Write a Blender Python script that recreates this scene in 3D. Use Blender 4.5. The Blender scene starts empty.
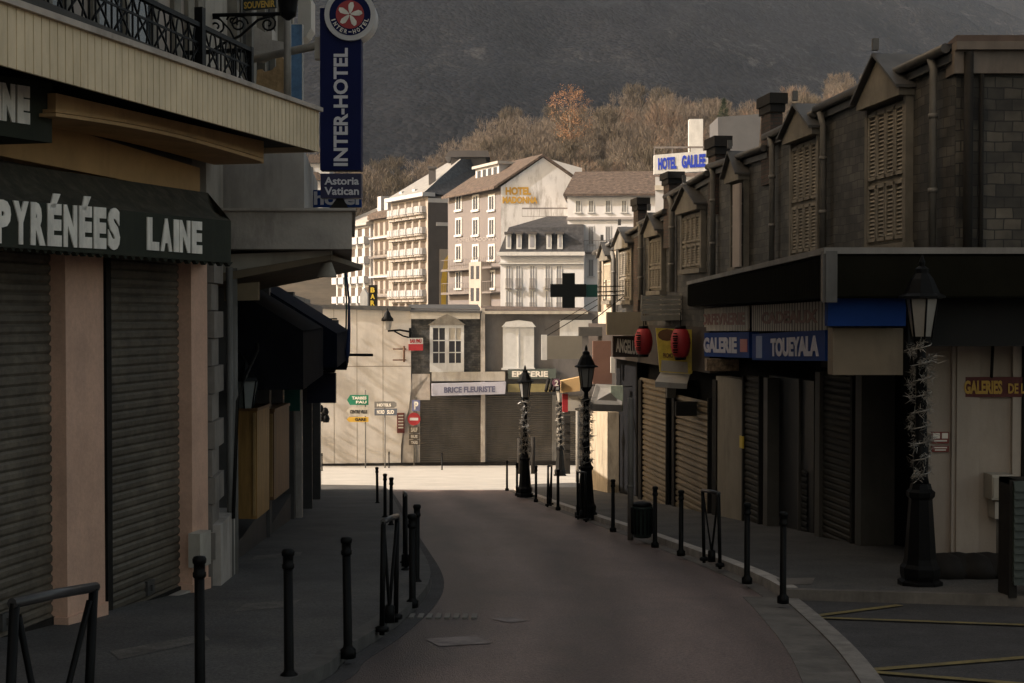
import bpy, bmesh, math, random
from mathutils import Vector, Matrix
random.seed(7)
R = math.radians
scn = bpy.context.scene
COL = scn.collection

# ---------------------------------------------------------------- camera, sky, sun, exposure
F, CX, CY = 1300.0, 512.0, 341.5
CAMZ = 1.75
PITCH = math.atan(26.5 / F)
cd = bpy.data.cameras.new("camera"); cam = bpy.data.objects.new("camera", cd); COL.objects.link(cam)
cam.location = (0, 0, CAMZ); cam.rotation_euler = (math.pi / 2 - PITCH, 0, 0)
cd.sensor_width = 36.0; cd.lens = F / 1024 * 36.0; cd.clip_start = 0.1; cd.clip_end = 12000
scn.camera = cam

SUN_EL = R(31.0)
SUN_V = Vector((-0.97, -0.25, 0)).normalized()                 # horizontal direction towards the sun
SUN_AZ = math.atan2(SUN_V.x, SUN_V.y)
w = bpy.data.worlds.new("World"); scn.world = w; w.use_nodes = True
nt = w.node_tree
sky = nt.nodes.new("ShaderNodeTexSky"); sky.sky_type = 'NISHITA'; sky.sun_disc = False
sky.sun_elevation = SUN_EL; sky.sun_rotation = SUN_AZ; sky.altitude = 400; sky.air_density = 0.6; sky.dust_density = 5.0; sky.ozone_density = 0.0
bg = nt.nodes["Background"]; bg.inputs[1].default_value = 0.11
tint = nt.nodes.new("ShaderNodeMixRGB"); tint.blend_type = 'MULTIPLY'; tint.inputs[0].default_value = 1.0; tint.inputs[2].default_value = (1.0, 0.86, 0.60, 1)   # warm tint on the sky light to warm the shade
nt.links.new(sky.outputs[0], tint.inputs[1]); nt.links.new(tint.outputs[0], bg.inputs[0])
sl = bpy.data.lights.new("sun", 'SUN'); sun = bpy.data.objects.new("sun", sl); COL.objects.link(sun)
sl.energy = 2.25; sl.angle = R(0.5); sl.color = (1.0, 0.965, 0.94)
sd = Vector((SUN_V.x * math.cos(SUN_EL), SUN_V.y * math.cos(SUN_EL), math.sin(SUN_EL)))
sun.rotation_euler = sd.to_track_quat('Z', 'Y').to_euler()
sun.location = sd * 60
scn.view_settings.view_transform = 'Standard'; scn.view_settings.look = 'None'
scn.view_settings.gamma = 1.0; scn.view_settings.use_curve_mapping = False
scn.view_settings.exposure = 1.58
scn.view_settings.use_white_balance = True; scn.view_settings.white_balance_temperature = 6900; scn.view_settings.white_balance_tint = 11
scn.cycles.max_bounces = 6

# ---------------------------------------------------------------- projection and ground
SLOPE = math.tan(PITCH + math.atan(93.5 / F))
YF = 82.0
def gz(y):
    return -SLOPE * y if y < YF else -SLOPE * YF - (y - YF) * 0.004
def ray(px, py):
    r = (px - CX) / F; u = -(py - CY) / F
    return Vector((r, math.cos(PITCH) + u * math.sin(PITCH), -math.sin(PITCH) + u * math.cos(PITCH)))
def G(px, py, h=0.0):
    d = ray(px, py); t = (h - CAMZ) / (d.z + SLOPE * d.y)
    return Vector((d.x * t, d.y * t, CAMZ + d.z * t))
def at(px, py, y):
    d = ray(px, py); t = y / d.y
    return Vector((d.x * t, y, CAMZ + d.z * t))

# ---------------------------------------------------------------- materials
MATS = {}
def mat(name, col, rough=0.7, var=0.25, scale=3.0, metal=0.0, bump=0.0, bscale=30.0, stretch=(1, 1, 1), dirt=0.0, dscale=0.8, dcol=None, spec=0.4, grain=0.0, gscale=60.0):
    if name in MATS: return MATS[name]
    m = bpy.data.materials.new(name); m.use_nodes = True; n = m.node_tree.nodes; l = m.node_tree.links
    b = n["Principled BSDF"]; b.inputs["Roughness"].default_value = rough; b.inputs["Metallic"].default_value = metal
    b.inputs["Specular IOR Level"].default_value = spec
    tc = n.new("ShaderNodeTexCoord"); mp = n.new("ShaderNodeMapping"); mp.inputs["Scale"].default_value = stretch
    l.new(tc.outputs["Object"], mp.inputs[0])
    no = n.new("ShaderNodeTexNoise"); no.inputs["Scale"].default_value = scale; no.inputs["Detail"].default_value = 6; no.inputs["Roughness"].default_value = 0.65
    l.new(mp.outputs[0], no.inputs[0])
    cr = n.new("ShaderNodeValToRGB")
    a = [max(0, c * (1 - var)) for c in col]; z = [min(1, c * (1 + var)) for c in col]
    cr.color_ramp.elements[0].position = 0.3; cr.color_ramp.elements[0].color = (*a, 1)
    cr.color_ramp.elements[1].position = 0.7; cr.color_ramp.elements[1].color = (*z, 1)
    l.new(no.outputs[0], cr.inputs[0]); out = cr.outputs[0]
    if dirt > 0:
        d2 = n.new("ShaderNodeTexNoise"); d2.inputs["Scale"].default_value = dscale; d2.inputs["Detail"].default_value = 8; d2.inputs["Roughness"].default_value = 0.7
        mp2 = n.new("ShaderNodeMapping"); mp2.inputs["Scale"].default_value = (3, 3, 0.7); l.new(tc.outputs["Object"], mp2.inputs[0]); l.new(mp2.outputs[0], d2.inputs[0])
        r2 = n.new("ShaderNodeValToRGB"); r2.color_ramp.elements[0].position = 0.48; r2.color_ramp.elements[1].position = 0.68
        l.new(d2.outputs[0], r2.inputs[0])
        mu = n.new("ShaderNodeMath"); mu.operation = 'MULTIPLY'; mu.inputs[1].default_value = dirt; l.new(r2.outputs[0], mu.inputs[0])
        mx = n.new("ShaderNodeMixRGB"); l.new(mu.outputs[0], mx.inputs[0]); l.new(out, mx.inputs[1])
        dc = dcol or [c * 0.3 for c in col]; mx.inputs[2].default_value = (*dc, 1); out = mx.outputs[0]
    if grain > 0:
        gn = n.new("ShaderNodeTexNoise"); gn.inputs["Scale"].default_value = gscale; gn.inputs["Detail"].default_value = 3; gn.inputs["Roughness"].default_value = 0.8; l.new(tc.outputs["Object"], gn.inputs[0])
        gm = n.new("ShaderNodeMapRange"); gm.inputs[1].default_value = 0.35; gm.inputs[2].default_value = 0.65; gm.inputs[3].default_value = 1 - grain; gm.inputs[4].default_value = 1 + grain; l.new(gn.outputs[0], gm.inputs[0])
        gx = n.new("ShaderNodeMixRGB"); gx.blend_type = 'MULTIPLY'; gx.inputs[0].default_value = 1; l.new(out, gx.inputs[1]); l.new(gm.outputs[0], gx.inputs[2]); out = gx.outputs[0]
    l.new(out, b.inputs["Base Color"])
    if bump > 0:
        bn = n.new("ShaderNodeTexNoise"); bn.inputs["Scale"].default_value = bscale; bn.inputs["Detail"].default_value = 5
        l.new(mp.outputs[0], bn.inputs[0])
        bp = n.new("ShaderNodeBump"); bp.inputs["Strength"].default_value = bump; bp.inputs["Distance"].default_value = 0.02
        l.new(bn.outputs[0], bp.inputs["Height"]); l.new(bp.outputs[0], b.inputs["Normal"])
    MATS[name] = m; return m

def brickmat(name, c1, c2, mortar, bw, bh, rough=0.75, msize=0.012, var=0.5, bump=0.6, offset=0.5):
    m = bpy.data.materials.new(name); m.use_nodes = True; n = m.node_tree.nodes; l = m.node_tree.links
    b = n["Principled BSDF"]; b.inputs["Roughness"].default_value = rough
    uv = n.new("ShaderNodeTexCoord")
    wn = n.new("ShaderNodeTexNoise"); wn.inputs["Scale"].default_value = 1.7; l.new(uv.outputs["UV"], wn.inputs[0])
    wm = n.new("ShaderNodeMixRGB"); wm.blend_type = 'LINEAR_LIGHT'; wm.inputs[0].default_value = 0.05
    l.new(uv.outputs["UV"], wm.inputs[1]); l.new(wn.outputs["Color"], wm.inputs[2])
    br = n.new("ShaderNodeTexBrick"); l.new(wm.outputs[0], br.inputs["Vector"])
    br.inputs["Color1"].default_value = (*c1, 1); br.inputs["Color2"].default_value = (*c2, 1); br.inputs["Mortar"].default_value = (*mortar, 1)
    br.inputs["Scale"].default_value = 1.0; br.inputs["Brick Width"].default_value = bw; br.inputs["Row Height"].default_value = bh
    br.inputs["Mortar Size"].default_value = msize; br.inputs["Bias"].default_value = -0.1; br.offset = offset
    no = n.new("ShaderNodeTexNoise"); no.inputs["Scale"].default_value = 2.2; no.inputs["Detail"].default_value = 7; l.new(uv.outputs["UV"], no.inputs[0])
    mr = n.new("ShaderNodeMapRange"); mr.inputs[1].default_value = 0.3; mr.inputs[2].default_value = 0.7; mr.inputs[3].default_value = 1 - var; mr.inputs[4].default_value = 1 + var
    l.new(no.outputs[0], mr.inputs[0])
    mx = n.new("ShaderNodeMixRGB"); mx.blend_type = 'MULTIPLY'; mx.inputs[0].default_value = 1
    l.new(br.outputs[0], mx.inputs[1]); l.new(mr.outputs[0], mx.inputs[2]); l.new(mx.outputs[0], b.inputs["Base Color"])
    bp = n.new("ShaderNodeBump"); bp.inputs["Strength"].default_value = bump; bp.inputs["Distance"].default_value = 0.03; bp.invert = True
    l.new(br.outputs["Fac"], bp.inputs["Height"]); l.new(bp.outputs[0], b.inputs["Normal"])
    MATS[name] = m; return m

def glassmat(name, col=(0.03, 0.035, 0.04), rough=0.12):
    m = bpy.data.materials.new(name); m.use_nodes = True; b = m.node_tree.nodes["Principled BSDF"]
    b.inputs["Base Color"].default_value = (*col, 1); b.inputs["Roughness"].default_value = rough; b.inputs["Specular IOR Level"].default_value = 0.5
    MATS[name] = m; return m

# ---------------------------------------------------------------- mesh building
def wloc(o):
    v = Vector((0, 0, 0))
    while o is not None:
        v += Vector(o.location); o = o.parent
    return v
class MB:
    def __init__(s): s.v = []; s.f = []; s.sm = []; s.mi = []; s.cur = 0
    def add(s, vs, fs, smooth=False):
        k = len(s.v); s.v += [Vector(v) for v in vs]
        for f in fs: s.f.append([k + i for i in f]); s.sm.append(smooth); s.mi.append(s.cur)
        return s
    def hexa(s, a, b):                      # a: 4 points, b: 4 points facing them
        return s.add(list(a) + list(b), [(3, 2, 1, 0), (4, 5, 6, 7), (0, 1, 5, 4), (1, 2, 6, 5), (2, 3, 7, 6), (3, 0, 4, 7)])
    def prism(s, pts, off):
        n = len(pts); off = Vector(off); q = [Vector(p) + off for p in pts]
        return s.add(list(pts) + q, [tuple(range(n - 1, -1, -1)), tuple(range(n, 2 * n))] + [(i, (i + 1) % n, n + (i + 1) % n, n + i) for i in range(n)])
    def box(s, x0, x1, y0, y1, z0, z1):
        return s.hexa([(x0, y0, z0), (x1, y0, z0), (x1, y1, z0), (x0, y1, z0)], [(x0, y0, z1), (x1, y0, z1), (x1, y1, z1), (x0, y1, z1)])
    def tube(s, pts, r, n=8, cap=True):
        pts = [Vector(p) for p in pts]; k0 = len(s.v); rs = r if isinstance(r, (list, tuple)) else [r] * len(pts)
        for i, p in enumerate(pts):
            t = (pts[min(i + 1, len(pts) - 1)] - pts[max(i - 1, 0)])
            t = t.normalized() if t.length > 1e-9 else Vector((0, 0, 1))
            a = Vector((0, 0, 1)) if abs(t.z) < 0.9 else Vector((0, 1, 0))
            e1 = t.cross(a).normalized(); e2 = t.cross(e1)
            for j in range(n):
                th = 2 * math.pi * j / n; s.v.append(p + (e1 * math.cos(th) + e2 * math.sin(th)) * rs[i])
        for i in range(len(pts) - 1):
            for j in range(n):
                a = k0 + i * n + j; b = k0 + i * n + (j + 1) % n
                s.f.append([a, b, b + n, a + n]); s.sm.append(True); s.mi.append(s.cur)
        if cap:
            s.f.append([k0 + j for j in range(n)][::-1]); s.sm.append(False); s.mi.append(s.cur)
            e = k0 + (len(pts) - 1) * n; s.f.append([e + j for j in range(n)]); s.sm.append(False); s.mi.append(s.cur)
        return s
    def lathe(s, prof, c=(0, 0, 0), n=12, smooth=True):
        c = Vector(c); k0 = len(s.v)
        for (r, z) in prof:
            for j in range(n):
                th = 2 * math.pi * j / n + math.pi / n; s.v.append(c + Vector((r * math.cos(th), r * math.sin(th), z)))
        for i in range(len(prof) - 1):
            for j in range(n):
                a = k0 + i * n + j; b = k0 + i * n + (j + 1) % n
                s.f.append([a, b, b + n, a + n]); s.sm.append(smooth); s.mi.append(s.cur)
        s.f.append([k0 + j for j in range(n)][::-1]); s.sm.append(False); s.mi.append(s.cur)
        e = k0 + (len(prof) - 1) * n; s.f.append([e + j for j in range(n)]); s.sm.append(False); s.mi.append(s.cur)
        return s
    def build(s, name, mats, parent=None, label=None, loc=None):
        me = bpy.data.meshes.new(name)
        base = wloc(parent) if parent is not None else (Vector(loc) if loc is not None else Vector((0, 0, 0)))
        me.from_pydata([tuple(v - base) for v in s.v], [], s.f); me.update()
        if not isinstance(mats, (list, tuple)): mats = [mats]
        for m in mats: me.materials.append(m)
        uvl = me.uv_layers.new(name="UVMap")
        for p in me.polygons:
            p.use_smooth = s.sm[p.index]; p.material_index = s.mi[p.index]
            nn = p.normal
            if abs(nn.z) < 0.75:
                t = Vector((-nn.y, nn.x, 0)); t = t.normalized() if t.length > 1e-6 else Vector((1, 0, 0))
                for li in p.loop_indices:
                    v = s.v[me.loops[li].vertex_index]; uvl.data[li].uv = (v.dot(t), v.z)
            else:
                for li in p.loop_indices:
                    v = s.v[me.loops[li].vertex_index]; uvl.data[li].uv = (v.x, v.y)
        o = bpy.data.objects.new(name, me); COL.objects.link(o)
        if parent is not None: o.parent = parent
        elif loc is not None: o.location = loc
        if label: o["label"] = label
        return o
def thing(name, label, cat, loc=(0, 0, 0), group=None):
    o = bpy.data.objects.new(name, None); COL.objects.link(o); o.location = loc; o.empty_display_size = 0.2
    return tag(o, label, cat, group)
def tag(o, label, cat, group=None):
    o["label"] = label; o["category"] = cat
    if group: o["group"] = group
    return o
def struct(name, mb, m, kind="structure"):
    o = mb.build(name, m); o["kind"] = kind; return o
def kids(o): return [c for c in COL.objects if c.parent == o]
CHILD = {}
def dup(root, loc, rz=0.0, label=None, sc=None):
    r = root.copy(); COL.objects.link(r); r.location = loc; r.rotation_euler = (0, 0, rz)
    if sc is not None: r.scale = sc
    if label: r["label"] = label
    if root.name not in CHILD: CHILD[root.name] = [(c, kids(c)) for c in kids(root)]
    for c, gs in CHILD[root.name]:
        d = c.copy(); COL.objects.link(d); d.parent = r
        for g in gs:
            e = g.copy(); COL.objects.link(e); e.parent = d
    return r

# ---------------------------------------------------------------- lettering
TXT = {}
def glyphs(s, bold=0.02):
    k = (s, bold)
    if k in TXT: return TXT[k]
    cu = bpy.data.curves.new("lettering", 'FONT'); cu.body = s; cu.size = 1.0; cu.offset = bold; cu.extrude = 0.0; cu.resolution_u = 3
    o = bpy.data.objects.new("lettering", cu); COL.objects.link(o)
    dg = bpy.context.evaluated_depsgraph_get(); dg.update(); me = bpy.data.meshes.new_from_object(o.evaluated_get(dg))
    vs = [tuple(v.co) for v in me.vertices]; fs = [tuple(p.vertices) for p in me.polygons]
    bpy.data.objects.remove(o); bpy.data.meshes.remove(me); bpy.data.curves.remove(cu)
    TXT[k] = (vs, fs); return vs, fs
def text(mb, s, fn, bold=0.02, th=0.006):
    """fn maps (0..1, 0..1, depth) to a point; the words fill that box"""
    vs, fs = glyphs(s, bold)
    if not vs: return
    x0 = min(v[0] for v in vs); x1 = max(v[0] for v in vs); y0 = min(v[1] for v in vs); y1 = max(v[1] for v in vs)
    n = [((v[0] - x0) / (x1 - x0), (v[1] - y0) / (y1 - y0)) for v in vs]
    mb.add([fn(a, b, th) for a, b in n], fs)
    cnt = {}
    for f in fs:
        for i in range(len(f)):
            e = (f[i], f[(i + 1) % len(f)]); k = (min(e), max(e)); cnt.setdefault(k, []).append(e)
    vv = []; ff = []
    for k, es in cnt.items():
        if len(es) == 1:
            a, b = es[0]; j = len(vv); vv += [fn(*n[a], th), fn(*n[b], th), fn(*n[b], 0), fn(*n[a], 0)]; ff.append((j, j + 3, j + 2, j + 1))
    mb.add(vv, ff)

def cells(mb, s, fn, bold=0.05, th=0.008, gap=0.14):
    """every letter fills a cell of its own, accents rise above the cap line"""
    ev, _ = glyphs("E", bold); cap = max(v[1] for v in ev); wds = [.45 if c in "I1'" else (1.15 if c in "MW" else 1.0) for c in s]; tot = sum(wds); x = 0
    for c, wdt in zip(s, wds):
        vs, fs = glyphs(c, bold)
        if vs:
            a0, a1 = x / tot, (x + wdt * (1 - gap)) / tot; x0 = min(v[0] for v in vs); x1 = max(v[0] for v in vs); mb_ = MB()
            y0 = min(v[1] for v in ev)
            old = dict(TXT); n = [(a0 + (a1 - a0) * (v[0] - x0) / (x1 - x0), (v[1] - y0) / (cap - y0)) for v in vs]
            mb.add([fn(p, q, th) for p, q in n], fs)
            cnt = {}
            for f in fs:
                for i in range(len(f)):
                    e = (f[i], f[(i + 1) % len(f)]); cnt.setdefault((min(e), max(e)), []).append(e)
            for es in cnt.values():
                if len(es) == 1: p, q = es[0]; mb.add([fn(*n[p], th), fn(*n[q], th), fn(*n[q], 0), fn(*n[p], 0)], [(0, 3, 2, 1)])
        x += wdt

# ---------------------------------------------------------------- vertical planes addressed in metres or through the camera
class Wall:
    def __init__(s, p0, p1, flip=False):
        s.p0 = Vector((p0[0], p0[1], 0)); d = Vector((p1[0] - p0[0], p1[1] - p0[1], 0)); s.len = d.length; s.u = d.normalized()
        s.n = Vector((s.u.y, -s.u.x, 0))
        if s.n.dot(-s.p0) < 0: s.n = -s.n
        if flip: s.n = -s.n
    def uz(s, px, py, d=0.0):
        r = ray(px, py); o = s.p0 + s.n * d; c = Vector((0, 0, CAMZ))
        t = (o - c).dot(s.n) / r.dot(s.n); p = c + r * t
        return (p - o).dot(s.u), p.z
    def pt(s, u, z, d=0.0): 
        p = s.p0 + s.u * u + s.n * d; return Vector((p.x, p.y, z))
    def px(s, px, py, d=0.0): return s.pt(*s.uz(px, py, d), d)
    def box(s, mb, u0, u1, z0, z1, d0, d1):
        if u0 > u1: u0, u1 = u1, u0
        if z0 > z1: z0, z1 = z1, z0
        P = s.pt
        return mb.hexa([P(u0, z0, d0), P(u1, z0, d0), P(u1, z0, d1), P(u0, z0, d1)], [P(u0, z1, d0), P(u1, z1, d0), P(u1, z1, d1), P(u0, z1, d1)])
    def rect(s, px0, py0, px1, py1, d=0.0):
        a = s.uz(px0, (py0 + py1) / 2, d); b = s.uz(px1, (py0 + py1) / 2, d); c = s.uz((px0 + px1) / 2, py0, d); e = s.uz((px0 + px1) / 2, py1, d)
        return min(a[0], b[0]), max(a[0], b[0]), min(c[1], e[1]), max(c[1], e[1])
    def pbox(s, mb, px0, py0, px1, py1, d0, d1):
        r = s.rect(px0, py0, px1, py1, d1); return s.box(mb, *r, d0, d1)
    def poly(s, mb, pix, d0, d1):
        pts = [s.uz(x, y, d1) for x, y in pix]
        return mb.prism([s.pt(u, z, d0) for u, z in pts], s.n * (d1 - d0))
    def polym(s, mb, pts, d0, d1):
        return mb.prism([s.pt(u, z, d0) for u, z in pts], s.n * (d1 - d0))
    def roller(s, mb, u0, u1, z0, z1, d, pitch=0.09, amp=0.018, taper=0.0):
        n = max(2, int((z1 - z0) / pitch)); h = (z1 - z0) / n
        for i in range(n):
            a = z0 + i * h
            vs = []
            for (zz, dd) in ((a, d), (a + h * 0.3, d + amp), (a + h * 0.75, d + amp), (a + h * 0.96, d + 0.001), (a + h, d)):
                vs += [s.pt(u0, zz, dd), s.pt(u1, zz, dd)]
            mb.add(vs, [(0, 1, 3, 2), (2, 3, 5, 4), (4, 5, 7, 6), (6, 7, 9, 8)])
        return mb
    def text(s, mb, t, pix, d, bold=0.02, th=0.008, each=False):
        """pix: bottom-left, bottom-right, top-right, top-left pixel corners"""
        c = [s.uz(x, y, d) for x, y in pix]
        def fn(a, b, h):
            lo = [c[0][i] * (1 - a) + c[1][i] * a for i in (0, 1)]; hi = [c[3][i] * (1 - a) + c[2][i] * a for i in (0, 1)]
            return s.pt(lo[0] * (1 - b) + hi[0] * b, lo[1] * (1 - b) + hi[1] * b, d + h)
        (cells if each else text)(mb, t, fn, bold, th)

# ---------------------------------------------------------------- the palette
asph = mat("asphalt_dark", (0.045, 0.042, 0.042), 0.85, 0.3, 2.5, bump=0.35, bscale=120, dirt=0.35, dscale=0.25, dcol=(0.075, 0.07, 0.068), grain=.45, gscale=45)
road_m = mat("asphalt_reddish", (0.156, 0.110, 0.096), 0.5, 0.3, 0.55, grain=.4, gscale=45, bump=0.5, bscale=70, stretch=(1.6, 0.35, 1), dirt=0.5, dscale=0.22, dcol=(0.085, 0.070, 0.066))
def wear(m):
    n = m.node_tree.nodes; l = m.node_tree.links; b = n["Principled BSDF"]; src = b.inputs["Base Color"].links[0].from_socket
    uv = n.new("ShaderNodeTexCoord"); sx = n.new("ShaderNodeSeparateXYZ"); l.new(uv.outputs["UV"], sx.inputs[0])
    no = n.new("ShaderNodeTexNoise"); no.inputs["Scale"].default_value = .22; no.inputs["Detail"].default_value = 4; l.new(uv.outputs["Object"], no.inputs[0])
    ma = n.new("ShaderNodeMath"); ma.operation = 'MULTIPLY_ADD'; ma.inputs[1].default_value = .26; l.new(no.outputs[0], ma.inputs[0]); l.new(sx.outputs[0], ma.inputs[2])
    sb = n.new("ShaderNodeMath"); sb.operation = 'SUBTRACT'; sb.inputs[1].default_value = .13; l.new(ma.outputs[0], sb.inputs[0])
    cr = n.new("ShaderNodeValToRGB"); e = cr.color_ramp.elements; e[0].position = 0.02; e[0].color = (.42, .42, .44, 1); e[1].position = .98; e[1].color = (.75, .75, .76, 1)
    for p_, v in ((.13, .5), (.2, .85), (.33, 1.2), (.44, .78), (.52, .72), (.62, 1.15), (.72, 1.25), (.83, .85), (.9, 1.0)): q = e.new(p_); q.color = (v, v, v, 1)
    l.new(sb.outputs[0], cr.inputs[0]); mx = n.new("ShaderNodeMixRGB"); mx.blend_type = 'MULTIPLY'; mx.inputs[0].default_value = 1; l.new(src, mx.inputs[1]); l.new(cr.outputs[0], mx.inputs[2]); l.new(mx.outputs[0], b.inputs["Base Color"])
wear(road_m)
pave_m = mat("pavement_asphalt", (0.070, 0.067, 0.064), 0.8, 0.35, 0.9, grain=.45, gscale=40, bump=0.3, bscale=110, dirt=0.45, dscale=0.3, dcol=(0.12, 0.11, 0.095))
band_m = mat("pale_band_stone", (0.21, 0.19, 0.17), 0.75, 0.3, 5, bump=0.2, dirt=0.5, dscale=1.0)
shut_right = mat("near_black_roller_metal", (0.045, 0.039, 0.030), 0.6, 0.3, 1.5, metal=0.1, dirt=0.5, dscale=0.6, spec=.2)
kerb_dark = mat("dark_kerb_stone", (0.085, 0.08, 0.074), 0.8, 0.3, 5, bump=0.2, dirt=0.4, dscale=1.0)
kerb_m = mat("kerb_stone", (0.40, 0.365, 0.33), 0.75, 0.3, 5, bump=0.2, dirt=0.4, dscale=1.0)
gutter_m = mat("gutter_concrete", (0.13, 0.115, 0.10), 0.8, 0.3, 3, bump=0.2, dirt=0.5, dscale=0.9)
plaza_m = mat("plaza_concrete", (0.41, 0.385, 0.35), 0.85, 0.15, 0.9, bump=0.1, bscale=60, dirt=0.3, dscale=0.15, dcol=(0.34, 0.32, 0.285))
yellow_line = mat("worn_yellow_paint", (0.19, 0.145, 0.05), 0.7, 0.3, 6, dirt=0.7, dscale=2.5, dcol=(0.06, 0.055, 0.05))
black_iron = mat("black_painted_iron", (0.0035, 0.0036, 0.0038), 0.5, 0.3, 8, spec=0.12)
bollard_m = mat("dark_painted_steel", (0.0035, 0.0036, 0.0036), 0.5, 0.25, 10, spec=0.12)
green_iron = mat("dark_green_iron", (0.012, 0.022, 0.018), 0.45, 0.3, 7)
cream = mat("cream_render", (0.56, 0.51, 0.45), 0.85, 0.12, 0.9, bump=0.1, dirt=0.55, dscale=0.25, dcol=(0.38, 0.33, 0.28))
pinkish = mat("pink_pillar_stone", (0.62, 0.38, 0.27), 0.7, 0.15, 1.6, bump=0.15, grain=.06, gscale=25, dirt=0.5, dscale=0.7, dcol=(0.42, 0.27, 0.20))
orange_band = mat("ochre_render", (0.42, 0.245, 0.10), 0.8, 0.15, 2, dirt=0.4, dscale=0.8)
tan_board = mat("tan_board", (0.55, 0.34, 0.16), 0.75, 0.15, 2, dirt=0.35, dscale=0.9)
rib_metal = mat("beige_ribbed_cladding", (0.72, 0.56, 0.36), 0.65, 0.12, 1.5, dirt=0.45, dscale=0.7, dcol=(0.36, 0.27, 0.15))
conc = mat("grey_concrete", (0.42, 0.375, 0.33), 0.85, 0.2, 2.0, bump=0.25, dirt=0.75, dscale=0.55, dcol=(0.13, 0.115, 0.10))
shut_dark = mat("dark_grey_roller_metal", (0.125, 0.105, 0.08), 0.55, 0.35, 1.5, metal=0.2, dirt=0.6, dscale=0.6, dcol=(0.06, 0.05, 0.04), grain=.2, gscale=9)
shut_grey = mat("grey_roller_metal", (0.085, 0.075, 0.063), 0.5, 0.15, 1.5, metal=0.3, dirt=0.35, dscale=0.5)  # metal darkened to carry the shade over the plaza shutters
shut_brown = mat("bronze_roller_metal", (0.20, 0.155, 0.10), 0.5, 0.2, 1.5, metal=0.35, dirt=0.4, dscale=0.7)
frame_dark = mat("dark_frame", (0.018, 0.016, 0.014), 0.7, 0.3, 4, spec=0.15)
void_m = mat("unlit_interior", (0.008, 0.008, 0.009), 0.9, 0.3, 2, spec=0.1)  # near-black colour stands in for the shade inside shops and openings
green_cloth = mat("dark_green_canvas", (0.020, 0.023, 0.013), 0.9, 0.25, 4, dirt=0.5, dscale=1.0, dcol=(0.04, 0.037, 0.026))
letter_w = mat("off_white_letters", (0.78, 0.72, 0.63), 0.6, 0.15, 6, dirt=0.4, dscale=2)
white_p = mat("white_paint", (0.55, 0.54, 0.52), 0.6, 0.08, 3, dirt=0.25, dscale=0.7)
offwhite = mat("stained_off_white", (0.42, 0.38, 0.32), 0.75, 0.12, 2.5, dirt=0.4, dscale=0.8)
navy = mat("navy_panel", (0.008, 0.012, 0.060), 0.6, 0.1, 2, spec=0.1)
navy2 = mat("blue_panel", (0.012, 0.045, 0.19), 0.7, 0.1, 2, spec=0.08)
red_p = mat("red_panel", (0.34, 0.025, 0.03), 0.45, 0.12, 2)
darkred = mat("dark_red_board", (0.10, 0.018, 0.014), 0.6, 0.2, 3)
gold_l = mat("gold_letters", (0.50, 0.30, 0.05), 0.5, 0.15, 4)
yellow_p = mat("yellow_panel", (0.65, 0.46, 0.05), 0.55, 0.15, 3)
green_p = mat("green_sign", (0.01, 0.16, 0.085), 0.45, 0.1, 2)
blue_l = mat("blue_letters", (0.02, 0.05, 0.42), 0.5, 0.1, 2)
ochre_wood = mat("varnished_ochre_wood", (0.30, 0.165, 0.05), 0.45, 0.35, 2, stretch=(6, 6, 0.6), bump=0.1)
brown_wood = mat("brown_wood", (0.17, 0.085, 0.035), 0.5, 0.35, 2, stretch=(6, 6, 0.6), bump=0.1)
zinc = mat("zinc_grey", (0.11, 0.105, 0.10), 0.5, 0.2, 2, metal=0.5, dirt=0.3)
pipe_m = mat("grey_downpipe", (0.15, 0.14, 0.125), 0.6, 0.2, 3, dirt=0.4, dscale=0.8)
slate = brickmat("slate_hung_wall", (0.033, 0.031, 0.028), (0.074, 0.068, 0.059), (0.011, 0.0105, 0.010), 0.21, 0.125, 0.6, msize=.006, var=.6)
stone_slate = brickmat("stone_tile_wall", (0.028, 0.025, 0.020), (0.085, 0.073, 0.056), (0.010, 0.009, 0.008), 0.22, 0.135, 0.7, msize=.007, var=0.8)
slate_roof = brickmat("slate_roof", (0.03, 0.03, 0.033), (0.055, 0.053, 0.055), (0.02, 0.02, 0.022), 0.35, 0.22, 0.45)
tile_roof = brickmat("brown_tile_roof", (0.075, 0.052, 0.040), (0.115, 0.08, 0.06), (0.03, 0.022, 0.018), 0.3, 0.25, 0.8)
wood_shut = mat("weathered_shutter_paint", (0.235, 0.205, 0.162), 0.75, 0.25, 3, dirt=0.4, dscale=1.2)
ped_m = mat("weathered_trim", (0.17, 0.15, 0.12), 0.75, 0.25, 3, dirt=0.5, dscale=1.0)
brick_ch = brickmat("sooty_brick", (0.055, 0.035, 0.028), (0.085, 0.05, 0.038), (0.04, 0.036, 0.03), 0.22, 0.07, 0.85)
hot_cream = mat("hotel_cream_render", (0.33, 0.29, 0.255), 0.85, 0.09, 0.3, dirt=0.2, dscale=0.1)
hot_white = mat("hotel_white_render", (0.44, 0.435, 0.44), 0.85, 0.08, 0.3, dirt=0.2, dscale=0.1)
hot_bright = mat("sun_lifted_white_render", (0.62, 0.61, 0.615), 0.85, 0.07, 0.3, dirt=0.3, dscale=0.12)  # hotel white lifted to stand in for sun on the camera-facing fronts
hot_grey = mat("hotel_rose_grey_render", (0.165, 0.145, 0.14), 0.85, 0.07, 0.3, dirt=0.2, dscale=0.1)
gable_m = mat("stained_white_gable", (0.68, 0.67, 0.67), 0.85, 0.10, 0.5, dirt=0.95, dscale=0.22, dcol=(0.22, 0.195, 0.17))
slate_far = mat("dark_slate_cladding", (0.075, 0.068, 0.066), 0.6, 0.15, 0.6)
rail_far = mat("grey_railing", (0.16, 0.14, 0.13), 0.6, 0.2, 1)
tinsel = mat("silver_tinsel", (0.27, 0.25, 0.22), 0.4, 0.2, 20, metal=0.3)
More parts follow.
